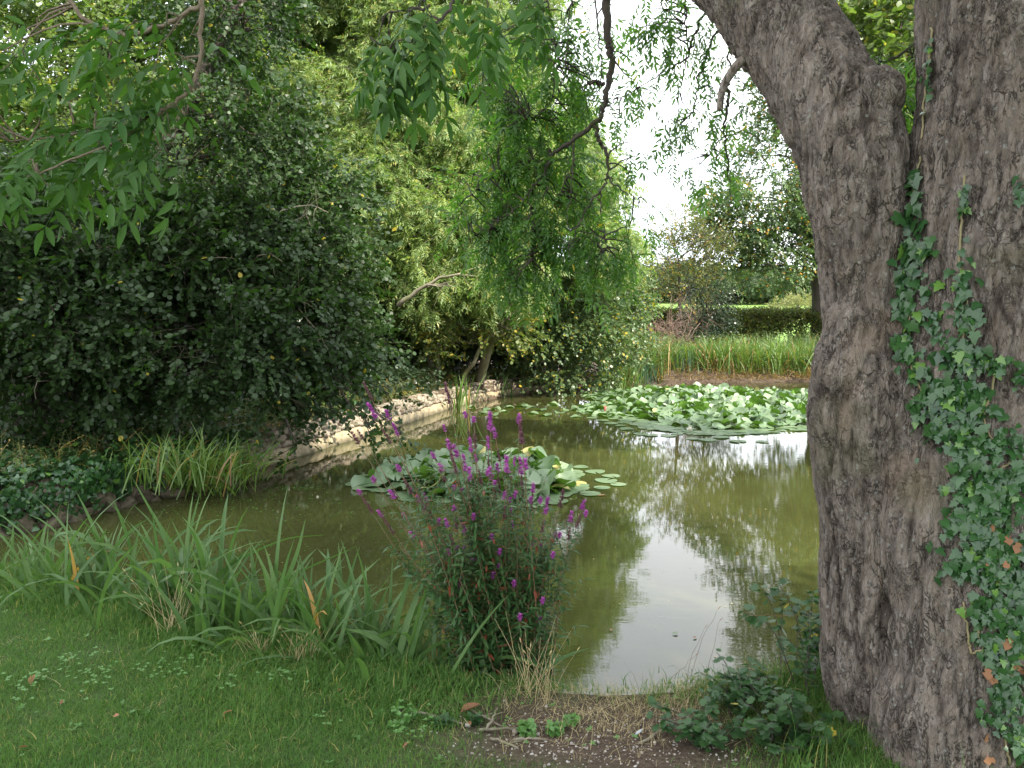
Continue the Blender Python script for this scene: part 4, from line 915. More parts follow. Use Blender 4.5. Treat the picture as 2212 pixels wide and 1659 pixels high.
rg.shuffle(alli)
for (x, y, s_) in alli:
    p_, n_ = hit_trunk(x, y)
    if p_ is None: continue
    nn_ = norm(n_ + rg.normal(0, .28, 3) + (0, 0, .25)); dn = norm(np.array([rg.normal(0, .7), -.1, -1.0])); xx = norm(dn - nn_ * (dn @ nn_)); pp = p_ + n_ * rg.uniform(.012, .035) - xx * s_ * .4
    e_ = euler(frame(np.array([xx]), np.array([nn_])))[0]
    if cntl < 300:
        o = bpy.data.objects.new('leaf', ivm[rg.integers(8)]); COL.objects.link(o); o.parent = iv; o.location = pp; o.rotation_euler = tuple(e_); o.scale = (s_,) * 3; cntl += 1
    else: restP.append(pp); restR.append(e_); restS.append(s_)
pr = []
for k in range(5): V_, F_ = ivy_shape(1, rg); pr.append(MB().add(V_, F_, rg.uniform(0, 1)))
scatter('foliage', pr, [M['ivy']], np.array(restP), np.array(restR), np.array(restS), iv)
b = MB()
for L in ([(1990, 340), (1978, 400), (1968, 470), (1960, 520), (1975, 600), (1965, 700), (1975, 800), (2010, 880)], [(2085, 380), (2080, 440), (2076, 500), (2074, 560), (2082, 600), (2090, 650), (2080, 700), (2082, 780)], [(2015, 60), (2012, 110), (2005, 170), (1998, 240), (1994, 300)],
          [(2150, 790), (2140, 850), (2128, 910), (2150, 960)], [(2212, 970), (2180, 1000), (2140, 1020)], [(2138, 1010), (2125, 1060), (2140, 1120), (2150, 1170), (2145, 1230)], [(2060, 1236), (2090, 1245), (2120, 1260)], [(2085, 1300), (2090, 1370), (2098, 1410)], [(2110, 1330), (2120, 1390), (2130, 1450)], [(2100, 1410), (2150, 1400), (2212, 1440)], [(2180, 1650), (2170, 1590), (2212, 1560)]):
    Q = [];
    for (x, y) in smoothpath(np.array(L, float), len(L) * 6):
        p_, n_ = hit_trunk(x + rg.normal(0, 1), y)
        if p_ is not None: Q.append(p_ + n_ * .006)
    if len(Q) > 4: b.add(*tube(np.array(Q), .0042, 5))
t = NT('ivy_stem'); t.princ(t.mix(t.noise(20, 3, t.pos()), (0.13, 0.14, 0.05), (0.30, 0.22, 0.13)), .7); b.build('stem', [t.m], iv)
b = MB()
for _ in range(20):
    x, y = rg.normal(2165, 28), rg.uniform(1120, 1640); p_, n_ = hit_trunk(x, y)
    if p_ is None: continue
    V_, F_ = outline_leaf(np.array([(0, 0), (.15, -.3), (.4, -.2), (.55, -.45), (.75, -.2), (1, 0), (.8, .25), (.5, .4), (.3, .2), (.1, .3)]) * rg.uniform(.025, .045), .7)
    b.add(place(V_, frame(np.array([norm(rg.normal(0, 1, 3) + (0, 0, -1))]), np.array([n_]))[0], p_ + n_ * .03), F_, rg.uniform(0, 1))
b.build('dead_leaves', [M['deadleaf']], iv)['kind'] = 'stuff'
print('ivy', cntl, len(restP), 'inst', NINST[0])
# ============================================================ water lilies
def pad_shape(rg, curl=.0, n=18):
    a = np.linspace(.16, 2 * math.pi - .16, n); V = [(0, 0, 0)]
    ph, ph2 = rg.uniform(0, 6.28, 2); fold = rg.uniform(0, curl)
    for rr in (.55, 1.0):
        for q in a:
            r_ = rr * (1 + .05 * math.sin(3 * q + ph) * rr); x, y = r_ * math.cos(q), r_ * math.sin(q)
            z = curl * .30 * rr**2 * (math.cos(2 * q + ph)) + fold * .45 * abs(y) * rr + curl * .08 * rr**3 * math.sin(5 * q + ph2)
            V.append((x, y, z))
    i = np.arange(n - 1)
    return np.array(V), [np.stack([0 * i, 1 + i, 2 + i], -1), np.stack([1 + i, 1 + n + i, 2 + n + i, 2 + i], -1)]
rg = np.random.default_rng(90)
flatm, raism = [], []
for k in range(5):
    m_ = mesh('lily_pad', *pad_shape(rg, .06), True, np.full(34, rg.uniform(.3, 1))); m_.materials.append(M['lily']); flatm.append(m_)
for k in range(8):
    m_ = mesh('lily_pad', *pad_shape(rg, rg.uniform(.5, 1.1)), True, np.full(34, rg.uniform(0, .9))); m_.materials.append(M['lily']); raism.append(m_)
def poisson(rg, test, box, dmin, tries):
    pts = []; cell = {}
    for _ in range(tries):
        p = np.array([rg.uniform(box[0], box[1]), rg.uniform(box[2], box[3])])
        if not test(p): continue
        c = (int(p[0] // dmin), int(p[1] // dmin)); ok = True
        for i in (-1, 0, 1):
            for j in (-1, 0, 1):
                for q in cell.get((c[0] + i, c[1] + j), ()):
                    if (p[0] - q[0])**2 + (p[1] - q[1])**2 < dmin * dmin: ok = False
        if ok: cell.setdefault(c, []).append(p); pts.append(p)
    return pts
def lily(name, label, center, rx, ry, fr, extra, rad, dmin, seed, maxn=300, hgt=.17):
    rg = np.random.default_rng(seed); root = thing(name, label, 'water lily'); root.location = (center[0], center[1], 0)
    def rad_(p):
        a = math.atan2((p[1] - center[1]) / ry, (p[0] - center[0]) / rx)
        return math.hypot((p[0] - center[0]) / rx, (p[1] - center[1]) / ry) / (1 + .10 * math.sin(3 * a + seed) + .06 * math.sin(7 * a + 2 * seed))
    pts = poisson(rg, lambda p: rad_(p) < 1, (center[0] - rx * 1.2, center[0] + rx * 1.2, center[1] - ry * 1.2, center[1] + ry * 1.2), dmin, 22000)
    items = []
    for p in pts:
        r_ = rad_(p)
        if r_ < fr: items.append((p, True, min(1, (fr - r_) / .25)))
        else: items.append((p, False, 0))
    for (x, y) in extra: items.append((np.array(G(x, y)[:2]), False, 0))
    items.sort(key=lambda t: t[0][1]); rest = []; stems = MB()
    for k, (p, up, f) in enumerate(items):
        s = rad * rg.uniform(.75, 1.2)
        if up:
            z = hgt * f * rg.uniform(.4, 1.1) + .03; az = rg.uniform(0, 6.28); tl = rg.uniform(.1, .95) * (.4 + .6 * f); Mx = rmat(az, tl * rg.choice([-1, 1]), rg.normal(0, .35)); e_ = euler(Mx[None])[0]; me_ = raism[rg.integers(8)]
        else: z = .008 + .006 * rg.random(); e_ = (rg.normal(0, .012), rg.normal(0, .012), rg.uniform(0, 6.28)); me_ = flatm[rg.integers(5)]
        if up: stems.add(*tube(np.array([(p[0] - center[0], p[1] - center[1], z - .01), (p[0] - center[0] + rg.normal(0, .05), p[1] - center[1] + rg.normal(0, .05), -.1)]), .005, 3, False), tint=.5)
        if k < maxn:
            o = bpy.data.objects.new('lily_pad', me_); COL.objects.link(o); o.parent = root; o.location = (p[0] - center[0], p[1] - center[1], z); o.rotation_euler = tuple(e_); o.scale = (s, s, s)
        else: rest.append(((p[0] - center[0], p[1] - center[1], z), e_, s))
    if rest:
        pr = []
        for k in range(5): V_, F_ = pad_shape(rg, rg.uniform(.3, 1)); pr.append(MB().add(V_, F_, rg.uniform(0, 1)))
        scatter('lily_pads', pr, [M['lily']], np.array([r[0] for r in rest]), np.array([r[1] for r in rest]), np.array([r[2] for r in rest]), root)
    if stems.n: stems.build('stalks', [M['weed']], root)['kind'] = 'stuff'
    print(name, len(items)); return root
l1 = lily('water_lily', 'nearer round patch of upright grey green water lily pads behind the purple flowers', (-.40, 9.15), 1.27, 1.0, .93,
    [(790, 1030), (800, 1045), (815, 1060), (1300, 1055), (1320, 1030), (1335, 1048), (1310, 1040), (1285, 1020), (1275, 1068), (1200, 1085), (1215, 1072), (1240, 1060), (1255, 1010), (1180, 1080), (1150, 1092)], .115, .106, 5, hgt=.22)
l2 = lily('water_lily', 'large crowded patch of water lily pads in front of the far reeds', (4.9, 16.6), 3.7, 3.7, .86,
    [(x + rg.uniform(-7, 7), y + rg.uniform(-3, 3)) for x, y in [(1150, 882), (1170, 890), (1195, 878), (1215, 890), (1230, 884), (1250, 880), (1260, 895), (1280, 902), (1240, 900), (1300, 908), (1320, 915), (1340, 922), (1290, 892), (1360, 928), (1380, 936), (1410, 940), (1440, 944), (1350, 912), (1310, 898), (1390, 925), (1420, 930), (1460, 940), (1490, 946), (1530, 950), (1560, 948), (1600, 952), (1640, 955), (1180, 900), (1145, 895), (1130, 880), (1050, 886), (1070, 884), (1085, 890), (1040, 893), (1060, 896), (1100, 880), (1020, 884)]], .118, .13, 8, hgt=.14)
fl = thing('water_lily_flower', 'small pink closed water lily bud at the left edge of the far pads', 'flower'); p = G(1307, 893); fl.location = p; b = MB()
for k in range(7): V_, F_ = leaf_blade(.13, .05, 4, .6, -.1); b.add(place(V_, rmat(k * .9, 1.25, 0), np.array([0, 0, .02])), F_, .5)
t = NT('pink_petal'); t.princ((.62, .25, .20), .5, trans=.2); b.build('petals', [t.m], fl)
for (x, y, L) in ((1490, 936, 'white water lily flower floating at the near edge of the far pads'), (1690, 868, 'white open water lily flower deep among the far pads')):
    fl = thing('water_lily_flower', L, 'flower'); fl.location = G(x, y); b = MB()
    for k in range(12): V_, F_ = leaf_blade(.09, .04, 4, .5, -.2); b.add(place(V_, rmat(k * .53, .5 + .5 * (k % 2), 0), np.array([0, 0, .03])), F_, .5)
    t = NT('white_petal'); t.princ((.75, .72, .62), .5, trans=.2); b.build('petals', [t.m], fl)
# ============================================================ sword-leaved plants
def sword(rg, L, w, th0, bend, az, p0, n=9, fold=.35, tw=.0):
    """arching blade starting at p0; angle from the vertical grows along it"""
    t = np.linspace(0, 1, n); th = th0 + bend * t ** 1.6; ds = L / (n - 1)
    x = np.r_[0, np.cumsum(np.sin(th[:-1]) * ds)]; z = np.r_[0, np.cumsum(np.cos(th[:-1]) * ds)]
    ww = w * .5 * (.75 + .5 * np.sin(t * 2.2)) * np.clip(1 - t ** 4, 0, 1); ww[-1] = 0.0004
    V = []
    for i in range(n):
        f = fold * ww[i]; nx_, nz = -math.cos(th[i]), math.sin(th[i]); ta = tw * t[i]
        c_, s_ = math.cos(ta), math.sin(ta)
        V += [(x[i] + nx_ * (f + ww[i] * s_), -ww[i] * c_, z[i] + nz * (f + ww[i] * s_)), (x[i], 0, z[i]), (x[i] + nx_ * (f - ww[i] * s_), ww[i] * c_, z[i] + nz * (f - ww[i] * s_))]
    ca, sa = math.cos(az), math.sin(az); V = np.array(V) @ np.array([[ca, sa, 0], [-sa, ca, 0], [0, 0, 1]]) + p0
    i = np.arange(n - 1)[:, None] * 3; F = np.concatenate([i + (0, 3, 4, 1), i + (1, 4, 5, 2)])
    return V, [F]
def sword_clump(name, label, cat, pos, n, L, w, mat, seed, spread=.14, th=(.05, .5), bend=(.1, 1.3), parts=True, group=None, dry=.0, dmat=None, az0=None, azs=3.14, fold=.35, tw=.8):
    rg = np.random.default_rng(seed); root = thing(name, label, cat, group); root.location = pos; mb = MB()
    for k in range(n):
        az = rg.uniform(-3.14, 3.14) if az0 is None else az0 + rg.normal(0, azs); s = rg.random()
        p0 = np.array([rg.normal(0, spread), rg.normal(0, spread * .7), -.06]); d_ = rg.random() < dry
        V, F = sword(rg, rg.uniform(*L), w * rg.uniform(.7, 1.2), rg.uniform(*th), rg.uniform(*bend) * (.4 + s), az, p0, fold=fold, tw=rg.normal(0, tw))
        if parts:
            m_ = mesh('leaf', V, F, True, np.full(len(F[0]), rg.random())); o = link('leaf', m_, root, [dmat if d_ else mat])
        else: mb.add(V, F, rg.random(), 1 if d_ else 0)
    if not parts: mb.build('leaves', [mat, dmat or mat], root)['kind'] = 'stuff'
    return root
IC = [(-3.45, 5.0, 24, (.3, .55), 'flag iris clump at the far left end of the near bank'), (-2.85, 4.72, 32, (.3, .62), 'second flag iris clump from the left, bowing over the lawn'), (-2.35, 4.45, 40, (.45, .85), 'tallest flag iris clump with upright sword leaves left of centre'), (-1.8, 4.15, 44, (.4, .8), 'flag iris clump with broad leaves behind the pale straw tufts'),
      (-1.35, 3.95, 50, (.35, .68), 'lower flag iris clump between the straw tufts and an orange leaf'), (-.95, 3.78, 62, (.4, .8), 'flag iris clump with long leaves arching onto the lawn'), (-.55, 3.62, 60, (.4, .78), 'flag iris clump directly left of the purple flowered plant'), (-.2, 3.55, 26, (.35, .6), 'flag iris clump tangled into the base of the purple flowered plant')]
for k, (x, y, n, L, lab) in enumerate(IC):
    sword_clump('flag_iris', lab, 'iris', (x, y, max(gz(x, y) - .05, .12)), int(n * 1.55), (L[0], L[1] * 1.08), .025, M['iris'], 200 + k, .17, (.02, .6), (.3, 2.0), True, 'flag irises along the near bank', .0, M['dryreed'])
def ribbon(pts, d, w, mat, tint=.5):
    P = smoothpath(np.array([D(x, y, d + i * .04) for i, (x, y) in enumerate(pts)]), 16); T = norm(np.gradient(P, axis=0)); sd_ = norm(np.cross(T, (0, .8, .6))); t = np.linspace(0, 1, 16)
    ww = w * .5 * np.clip(1.05 - t ** 3, .02, 1); V = np.stack([P - sd_ * ww[:, None], P + (0, 0, -.2 * w), P + sd_ * ww[:, None]], 1).reshape(-1, 3)
    i = np.arange(15)[:, None] * 3; return V, [np.concatenate([i + (0, 3, 4, 1), i + (1, 4, 5, 2)])]
irises = [o for o in S.objects if o.name.startswith('flag_iris')]
for k, pts, d, w, mt in ((4, [(690, 1440), (715, 1395), (750, 1350), (800, 1332)], 3.75, .026, 'dryreed'), (6, [(850, 1500), (930, 1400), (1010, 1395), (1120, 1505)], 3.5, .026, 'iris'), (5, [(640, 1470), (690, 1400), (620, 1340), (540, 1470)], 3.6, .03, 'iris'), (5, [(660, 1560), (690, 1460), (660, 1420), (620, 1480)], 3.5, .022, 'iris'), (3, [(400, 1380), (460, 1250), (600, 1170), (700, 1155)], 4.2, .018, 'iris'),
                         (2, [(430, 1400), (400, 1230), (330, 1110), (285, 1030)], 4.4, .028, 'iris'), (2, [(400, 1400), (395, 1250), (410, 1150), (432, 1065)], 4.4, .024, 'iris'), (6, [(830, 1480), (860, 1330), (890, 1220), (905, 1135)], 3.6, .024, 'iris'), (6, [(800, 1500), (880, 1350), (960, 1230), (1010, 1180)], 3.6, .022, 'iris'), (3, [(470, 1430), (520, 1330), (620, 1250), (770, 1180)], 4.0, .022, 'iris'), (0, [(60, 1300), (40, 1230), (20, 1200), (5, 1190)], 4.9, .026, 'iris'),
                         (1, [(120, 1330), (90, 1290), (60, 1270), (0, 1290)], 4.7, .03, 'iris'), (5, [(700, 1500), (780, 1400), (900, 1340), (1000, 1330)], 3.6, .022, 'iris'), (6, [(850, 1500), (940, 1430), (1000, 1380), (1050, 1360)], 3.5, .022, 'iris'), (4, [(560, 1440), (600, 1300), (640, 1200), (660, 1120)], 3.9, .026, 'iris')):
    V, F = ribbon(pts, d, w, mt); V = V - np.array(irises[k].location); m_ = mesh('leaf', V, F, True, np.full(len(F[0]), .4 + .1 * (k % 3))); link('leaf', m_, irises[k], [M[mt]])
sword_clump('sedge_clump', 'sunlit sedge with long arching yellow green leaves hanging over the left wall', 'sedge', (*G(440, 1050, .1)[:2], .12), 200, (.4, .75), .015, M['reed'], 230, .3, (.1, .8), (.5, 1.9), True, None, .04, M['dryreed'], az0=-.5, azs=1.0, fold=.5)
sword_clump('sedge_clump', 'sedge tuft on the wall left of the arching one, partly under dark boughs', 'sedge', (*G(370, 1030, .3)[:2], .3), 120, (.35, .65), .014, M['reed'], 231, .3, (.05, .7), (.4, 1.5), True, None, .04, M['dryreed'], fold=.5)
sword_clump('sedge_clump', 'lit sedge tuft at the right end of the left bank reeds, touching bare stone', 'sedge', (*G(510, 1022, .2)[:2], .2), 100, (.3, .6), .013, M['reed'], 232, .2, (.1, .9), (.5, 1.9), True, None, .1, M['dryreed'], az0=-.4, azs=.9, fold=.5)
sword_clump('iris_tuft', 'small upright iris tuft growing in front of the pale wall end', 'iris', (*G(993, 884)[:2], -.02), 26, (.5, .95), .028, M['reed'], 233, .12, (.0, .3), (.1, .9))
sword_clump('iris_tuft', 'little leaning iris tuft at the far end of the wall', 'iris', (*G(1085, 858)[:2], .0), 14, (.4, .9), .024, M['iris'], 234, .12, (.0, .5), (.1, 1.2))
# far bank sedges: one clump built, then copied
protos = [sword_clump('far_sedge', 'x', 'sedge', (0, 0, 0), 170, (.7, 1.25), .022, M['reed'], 240 + k, .28, (.03, .6), (.3, 1.4), False, 'sedges along the far bank', .05, M['dryreed'], fold=.5, tw=.5) for k in range(3)]
FS = [(1345, 20.9, 'sedge clump at the foot of the round-leaved bush, leftmost on the far bank'), (1390, 22.0, 'sedge clump in front of the leafless pink twigged shrub'), (1430, 22.6, 'sedge clump just right of the leafless shrub'), (1480, 22.8, 'sedge clump below the narrow dark bush'), (1520, 22.9, 'tall bright sedge clump below the left end of the hedge'), (1560, 22.9, 'bright sedge clump in the middle of the far bank'), (1600, 22.9, 'sedge clump right of the middle of the far bank'), (1640, 23, 'sedge clump under the open field gap'),
      (1680, 23, 'sedge clump two along from the big trunk'), (1720, 23, 'sedge clump one along from the big trunk'), (1760, 23, 'sedge clump half hidden by the big trunk on the far bank'), (1800, 23, 'sedge clump peeping from behind the big trunk'), (1500, 24.2, 'back row sedge clump under the dark bush'), (1585, 24.4, 'back row sedge clump before the hedge left'), (1665, 24.4, 'back row sedge clump before the hedge centre'), (1740, 24.4, 'back row sedge clump before the hedge right')]
for k, (x, d, lab) in enumerate(FS):
    src = protos[k % 3]
    if k < 3: o = src
    else:
        o = src.copy(); COL.objects.link(o)
        for ch in list(src.children): c_ = ch.copy(); COL.objects.link(c_); c_.parent = o
    p = D(x, 830, d - .3); o.location = (p[0], p[1], max(gz(p[0], p[1]) - .03, .0)); o.rotation_euler.z = rg.uniform(0, 6.28); s = rg.uniform(.8, 1.1); o.scale = (s, s, s * .95); o['label'] = lab
for k, (x, d, lab) in enumerate([(1395, 21.2, 'bluish tuft of fine upright rushes at the left of the far bank'), (1475, 22.2, 'bluish upright rush tuft at the water by the far pads'), (1365, 21.0, 'fine rush tuft beside the round-leaved bush')]):
    p = D(x, 830, d); sword_clump('rush_tuft', lab, 'rush', (p[0], p[1], max(gz(p[0], p[1]) - .02, 0)), 120, (.5, 1.0), .008, M['rush'], 260 + k, .18, (0, .35), (0, .4), False, 'rush tufts on the far bank')
rgd = np.random.default_rng(270); b = MB()
for _ in range(900):
    x = rgd.uniform(1330, 1800); p = D(x, 830, rgd.uniform(21.3, 22.9)); s = sdist(np.array([p[0]]), np.array([p[1]]))[0]
    if abs(s) > .7: continue
    V, F = sword(rgd, rgd.uniform(.2, .5), .02, rgd.uniform(.6, 1.5), rgd.uniform(.3, 1.5), rgd.normal(-1.57, .9), np.array([p[0], p[1], max(gz(p[0], p[1]), 0) + .15]), 5); b.add(V, F, rgd.random())
b.build('dead_reeds', [M['dryreed']], None); tag(bpy.data.objects['dead_reeds'], 'mat of brown dead leaves drooping into the water under the far sedges', 'reeds', kind='stuff')
# tall herbs behind the reeds
def herb(rg, h=.9, n=26, ll=.06, lw=.018, m=0):
    b = MB(); P = smoothpath(np.array([(0, 0, 0), (rg.normal(0, .05), rg.normal(0, .05), h * .5), (rg.normal(0, .1), rg.normal(0, .1), h)]), 7); b.add(*tube(P, np.linspace(.004, .0015, 7), 3, False), tint=.5)
    for i in range(n):
        t_ = (i + 1) / n; p = np.array([np.interp(t_ * 6, np.arange(7), P[:, c]) for c in range(3)]); V, F = leaf_blade(ll * (1.25 - t_ * .8) * rg.uniform(.8, 1.2), lw * (1.2 - t_ * .6), 2, .3, .3)
        b.add(place(V, rmat(i * 2.4, rg.uniform(.0, .6), 0), p), F, rg.random())
    return b
rgh = np.random.default_rng(275)
def patch(name, label, fn, n, protos, mats, scl, tilt=.15, cat='plants', kind='stuff'):
    P = np.array([fn() for _ in range(n)]); z = ground_z(P[:, 0], P[:, 1]); ok = z > .02; P, z = P[ok], z[ok]
    o = scatter(name, protos, mats, np.column_stack([P, z - .01]), np.column_stack([rgh.normal(0, tilt, (len(P), 2)), rgh.uniform(0, 6.28, len(P))]), rgh.uniform(*scl, len(P)), None, kind)
    o['label'] = label; o['category'] = cat; return o
herbs = [herb(rgh, .9, 24, .14, .05) for _ in range(4)]
patch('far_bank_weeds', 'tall mixed weeds behind the sedges on the far bank', lambda: D(rgh.uniform(1330, 1820), 800, rgh.uniform(22.8, 26.4))[:2], 900, herbs, [M['hazel']], (.5, 1.15))
patch('far_bank_willowherb', 'brownish tall weeds among rushes left of the far sedges', lambda: D(rgh.uniform(1330, 1440), 800, rgh.uniform(21.3, 24))[:2], 220, herbs, [M['shrubleaf']], (.6, 1.25))
wsl = lambda lo, hi, o0, o1: (lambda s: (lambda q: q[0] + q[2] * rgh.uniform(o0, o1))(wat(s)))(rgh.uniform(lo, hi))
patch('wall_top_weeds', 'low tangle of small weeds growing along the top of the stone wall', lambda: wsl(2, WL, .22, 1.5), 1500, [herb(rgh, .35, 16, .05, .02) for _ in range(4)], [M['shrubleaf']], (.5, 1.2), .4)
ivp = []
for k in range(5):
    b_ = MB()
    for q in range(7): V_, F_ = ivy_shape(.06 * rgh.uniform(.7, 1.2)); b_.add(place(V_, rmat(rgh.uniform(0, 6.28), rgh.uniform(-.6, .4), rgh.normal(0, .4)), rgh.normal(0, .06, 3) + (0, 0, .05)), F_, rgh.random())
    ivp.append(b_)
patch('bank_ivy', 'dark ivy carpeting the shaded bank above the near end of the wall', lambda: wsl(0, 5.6, .04, 2.2), 3600, ivp, [M['ivy']], (.7, 1.3), .3)
Ph = []
for _ in range(520): q = wat(rgh.uniform(0, 4.9)); e_ = rgh.uniform(-.02, .04); Ph.append((*(q[0] + q[2] * (-.07 + e_)), rgh.uniform(.16, .44) if rgh.random() < .75 else rgh.uniform(.04, .3), *q[2]))
Ph = np.array(Ph); nn3 = np.column_stack([-Ph[:, 3:5], np.full(len(Ph), .35)]) + rgh.normal(0, .3, (len(Ph), 3)); xd = norm(np.column_stack([rgh.normal(0, .4, (len(Ph), 2)), -np.ones(len(Ph))]))
o = scatter('hanging_ivy', ivp, [M['ivy']], Ph[:, :3], euler(frame(xd, norm(nn3))), rgh.uniform(.6, 1.1, len(Ph)), None); o['label'] = 'dark ivy trailing down the face of the near wall'; o['category'] = 'plants'
patch('hollow_ivy', 'dark ground ivy under the bushes behind the wall', lambda: wsl(5, WL, .6, 3.5), 1800, ivp, [M['ivy']], (.8, 1.6), .4)
# hanging tufts over the wall face near the bottom left
# ============================================================ purple loosestrife
ls = thing('loosestrife_plant', 'tall bushy loosestrife with purple flower spikes at the water edge', 'wild flower'); LB = np.array([.05, 3.62, .12]); ls.location = LB
rg = np.random.default_rng(300)
TOPS = [(983, 235), (1053, 268), (810, 345), (1192, 340), (1430, 280), (848, 490), (910, 560), (1073, 600), (1172, 495), (1385, 640), (1330, 690), (1445, 710), (1200, 745), (980, 660), (1480, 670), (785, 685), (1545, 850), (1357, 930), (232, 240), (345, 245), (415, 380), (85, 450), (120, 410), (1230, 400), (1450, 440), (430, 675), (222, 770), (100, 870), (540, 860), (640, 1010), (890, 1005), (480, 1080), (1955, 1000), (1770, 975), (1650, 1030), (280, 1060), (830, 1140), (965, 1150), (195, 80), (845, 110), (385, 905), (1310, 905), (1030, 520), (715, 570), (560, 1250), (1860, 1100), (1250, 690), (660, 960)]
tops = [(749 + x * .2604, 835 + y * .2604, 1) for x, y in TOPS]
for _ in range(28): tops.append((rg.uniform(860, 1225), rg.uniform(1070, 1330), 0))
for _ in range(12): tops.append((rg.uniform(930, 1200), rg.uniform(1330, 1440), 0))
LP, LR, LS = [], [], []
def spike(rg, L, faded):
    b = MB()
    for i in range(int(L * 900) + 8):
        z = L * rg.random(); V, F = leaf_blade(rg.uniform(.012, .020) * (1.2 - z / L * .5), .011, 2, .2, -.2); b.add(place(V, rmat(rg.uniform(0, 6.28), rg.uniform(-.1, .8), 0), np.array([0, 0, z])), F, rg.random())
    return b
spm = [spike(rg, l_, 0).mesh('flower_spike', False) for l_ in (.03, .045, .06, .08, .05)]
for m_ in spm: m_.materials.append(M['petal'])
spf = [spike(rg, l_, 1).mesh('seed_spike', False) for l_ in (.09, .12, .07)]
for m_ in spf: m_.materials.append(M['seedhead'])
t = NT('weed_stem'); t.princ(t.mix(t.noise(6, 3, t.pos()), (.07, .11, .04), (.24, .10, .06)), .7); M['wstem'] = t.m
for k, (x, y, f) in enumerate(tops):
    d = rg.uniform(3.45, 4.05); T = D(x, y, d) - LB; B0 = np.array([rg.normal(0, .09) + .12 * np.clip(T[0], -1, 1), rg.normal(0, .06), 0])
    if T[2] < .1: continue
    mid = B0 * .35 + T * .65; mid[2] = T[2] * .45; mid[:2] = B0[:2] + (T[:2] - B0[:2]) * .38
    P = smoothpath(np.array([B0, mid, T]), 14); b = MB(); b.add(*tube(P, np.linspace(.0045, .0012, 14), 4)); L = T[2]
    top0 = .80 if f else .97
    nl = int(L * 34)
    def leafat(p, t_, az, big=1.):
        s = .082 * (1.12 - .7 * t_) * rg.uniform(.7, 1.25) * big; LP.append(p); LR.append(euler(rmat(az, rg.uniform(-.5, .5), rg.normal(0, .3))[None])[0]); LS.append(s)
    for i in range(nl):
        t_ = .06 + (top0 - .06) * i / nl; p = np.array([np.interp(t_ * 13, np.arange(14), P[:, c]) for c in range(3)]); az = i * 1.57 + rg.normal(0, .3); leafat(p, t_, az); leafat(p, t_, az + math.pi)
    if f:
        for i in range(14):
            t_ = top0 + (.97 - top0) * i / 14; p = np.array([np.interp(t_ * 13, np.arange(14), P[:, c]) for c in range(3)]); leafat(p, .97, rg.uniform(0, 6.28), .8)
    for q in range(6 if L > .5 else 3):
        t_ = rg.uniform(.3, .8); p = np.array([np.interp(t_ * 13, np.arange(14), P[:, c]) for c in range(3)]); e = p + np.array([rg.normal(0, .09), rg.normal(0, .09), rg.uniform(.08, .22)]); b.add(*tube(np.array([p, (p + e) / 2 + (0, 0, -.01), e]), [.002, .0015, .001], 3, False))
        for i in range(9): az = i * 1.57; leafat(p + (e - p) * (i + 1) / 9, .75, az, .9); leafat(p + (e - p) * (i + 1) / 9, .75, az + 3.14, .9)
        if f and rg.random() < .18: o = link('flower_spike', spm[0], ls); o.location = e
    b.build('stem', [M['wstem']], ls)
    if f:
        fad = TOPS[k] in ((195, 80), (845, 110), (85, 450), (120, 410), (1770, 975), (1450, 440)); u = norm(P[-1] - P[-3])
        o = link('seed_spike' if fad else 'flower_spike', spf[rg.integers(3)] if fad else spm[rg.integers(5)], ls); o.location = P[-1] - u * .02; o.rotation_euler = Vector(u).to_track_quat('Z', 'Y').to_euler(); s = rg.uniform(.7, 1.15); o.scale = (s * 1.15, s * 1.15, s)
        if not fad and rg.random() < .55: o = link('seed_spike', spf[rg.integers(3)], ls); o.location = P[-2] - u * .02; o.scale = (.8, .8, .8); o.rotation_euler = Vector(u).to_track_quat('Z', 'Y').to_euler()
LP, LR, LS = map(np.array, (LP, LR, LS)); order = np.argsort(LP[:, 1] - .5 * (LS > .05)); LP, LR, LS = LP[order], LR[order], LS[order]
lfm = []
for k in range(5): V_, F_ = leaf_blade(1, .24, 4, .35, .25, .3); m_ = mesh('leaf', V_, F_, False, np.full(sum(len(f) for f in F_), k / 4.6)); m_.materials.append(M['weed']); lfm.append(m_)
for p_, r_, s_ in zip(LP[:300], LR[:300], LS[:300]):
    o = bpy.data.objects.new('leaf', lfm[rg.integers(5)]); COL.objects.link(o); o.parent = ls; o.location = p_; o.rotation_euler = tuple(r_); o.scale = (s_,) * 3
pr = []
for k in range(5): V_, F_ = leaf_blade(1, .24, 3, .35, .25, .3); pr.append(MB().add(V_, F_, k / 4.6))
scatter('foliage', pr, [M['weed']], LP[300:], LR[300:], LS[300:], ls); print('loosestrife leaves', len(LP))
# ============================================================ lawn
rgl = np.random.default_rng(400)
n = 60000; P = np.column_stack([rgl.uniform(-4.6, 3.4, n), 2.05 + 3.6 * rgl.random(n) ** 1.15]); sdp = sdist(P[:, 0], P[:, 1]); nearside = P[:, 1] < 6.2 - .3 * np.maximum(P[:, 0] + 4, 0)
soilp = np.exp(-(((P[:, 0] - .36) / .70) ** 2 + ((P[:, 1] - 2.95) / .47) ** 2) ** 2)
keep = (sdp > .05) & nearside & (rgl.random(n) > soilp * 1.25) & (rgl.random(n) < .55 + .8 * (vnoise(np.column_stack([P * 2.5, P[:, 0] * 0])))) & (np.abs(P[:, 0]) < P[:, 1] * .72 + .3)
P, sdp = P[keep], sdp[keep]; P3 = np.column_stack([P, ground_z(P[:, 0], P[:, 1]) - .004])
cl = fbm(np.column_stack([P * 1.6, 0 * P[:, 0]]), 3, 61)
tuf = [grass_tuft(rgl, 14, .034, .003, .03, 1.0) for _ in range(5)]
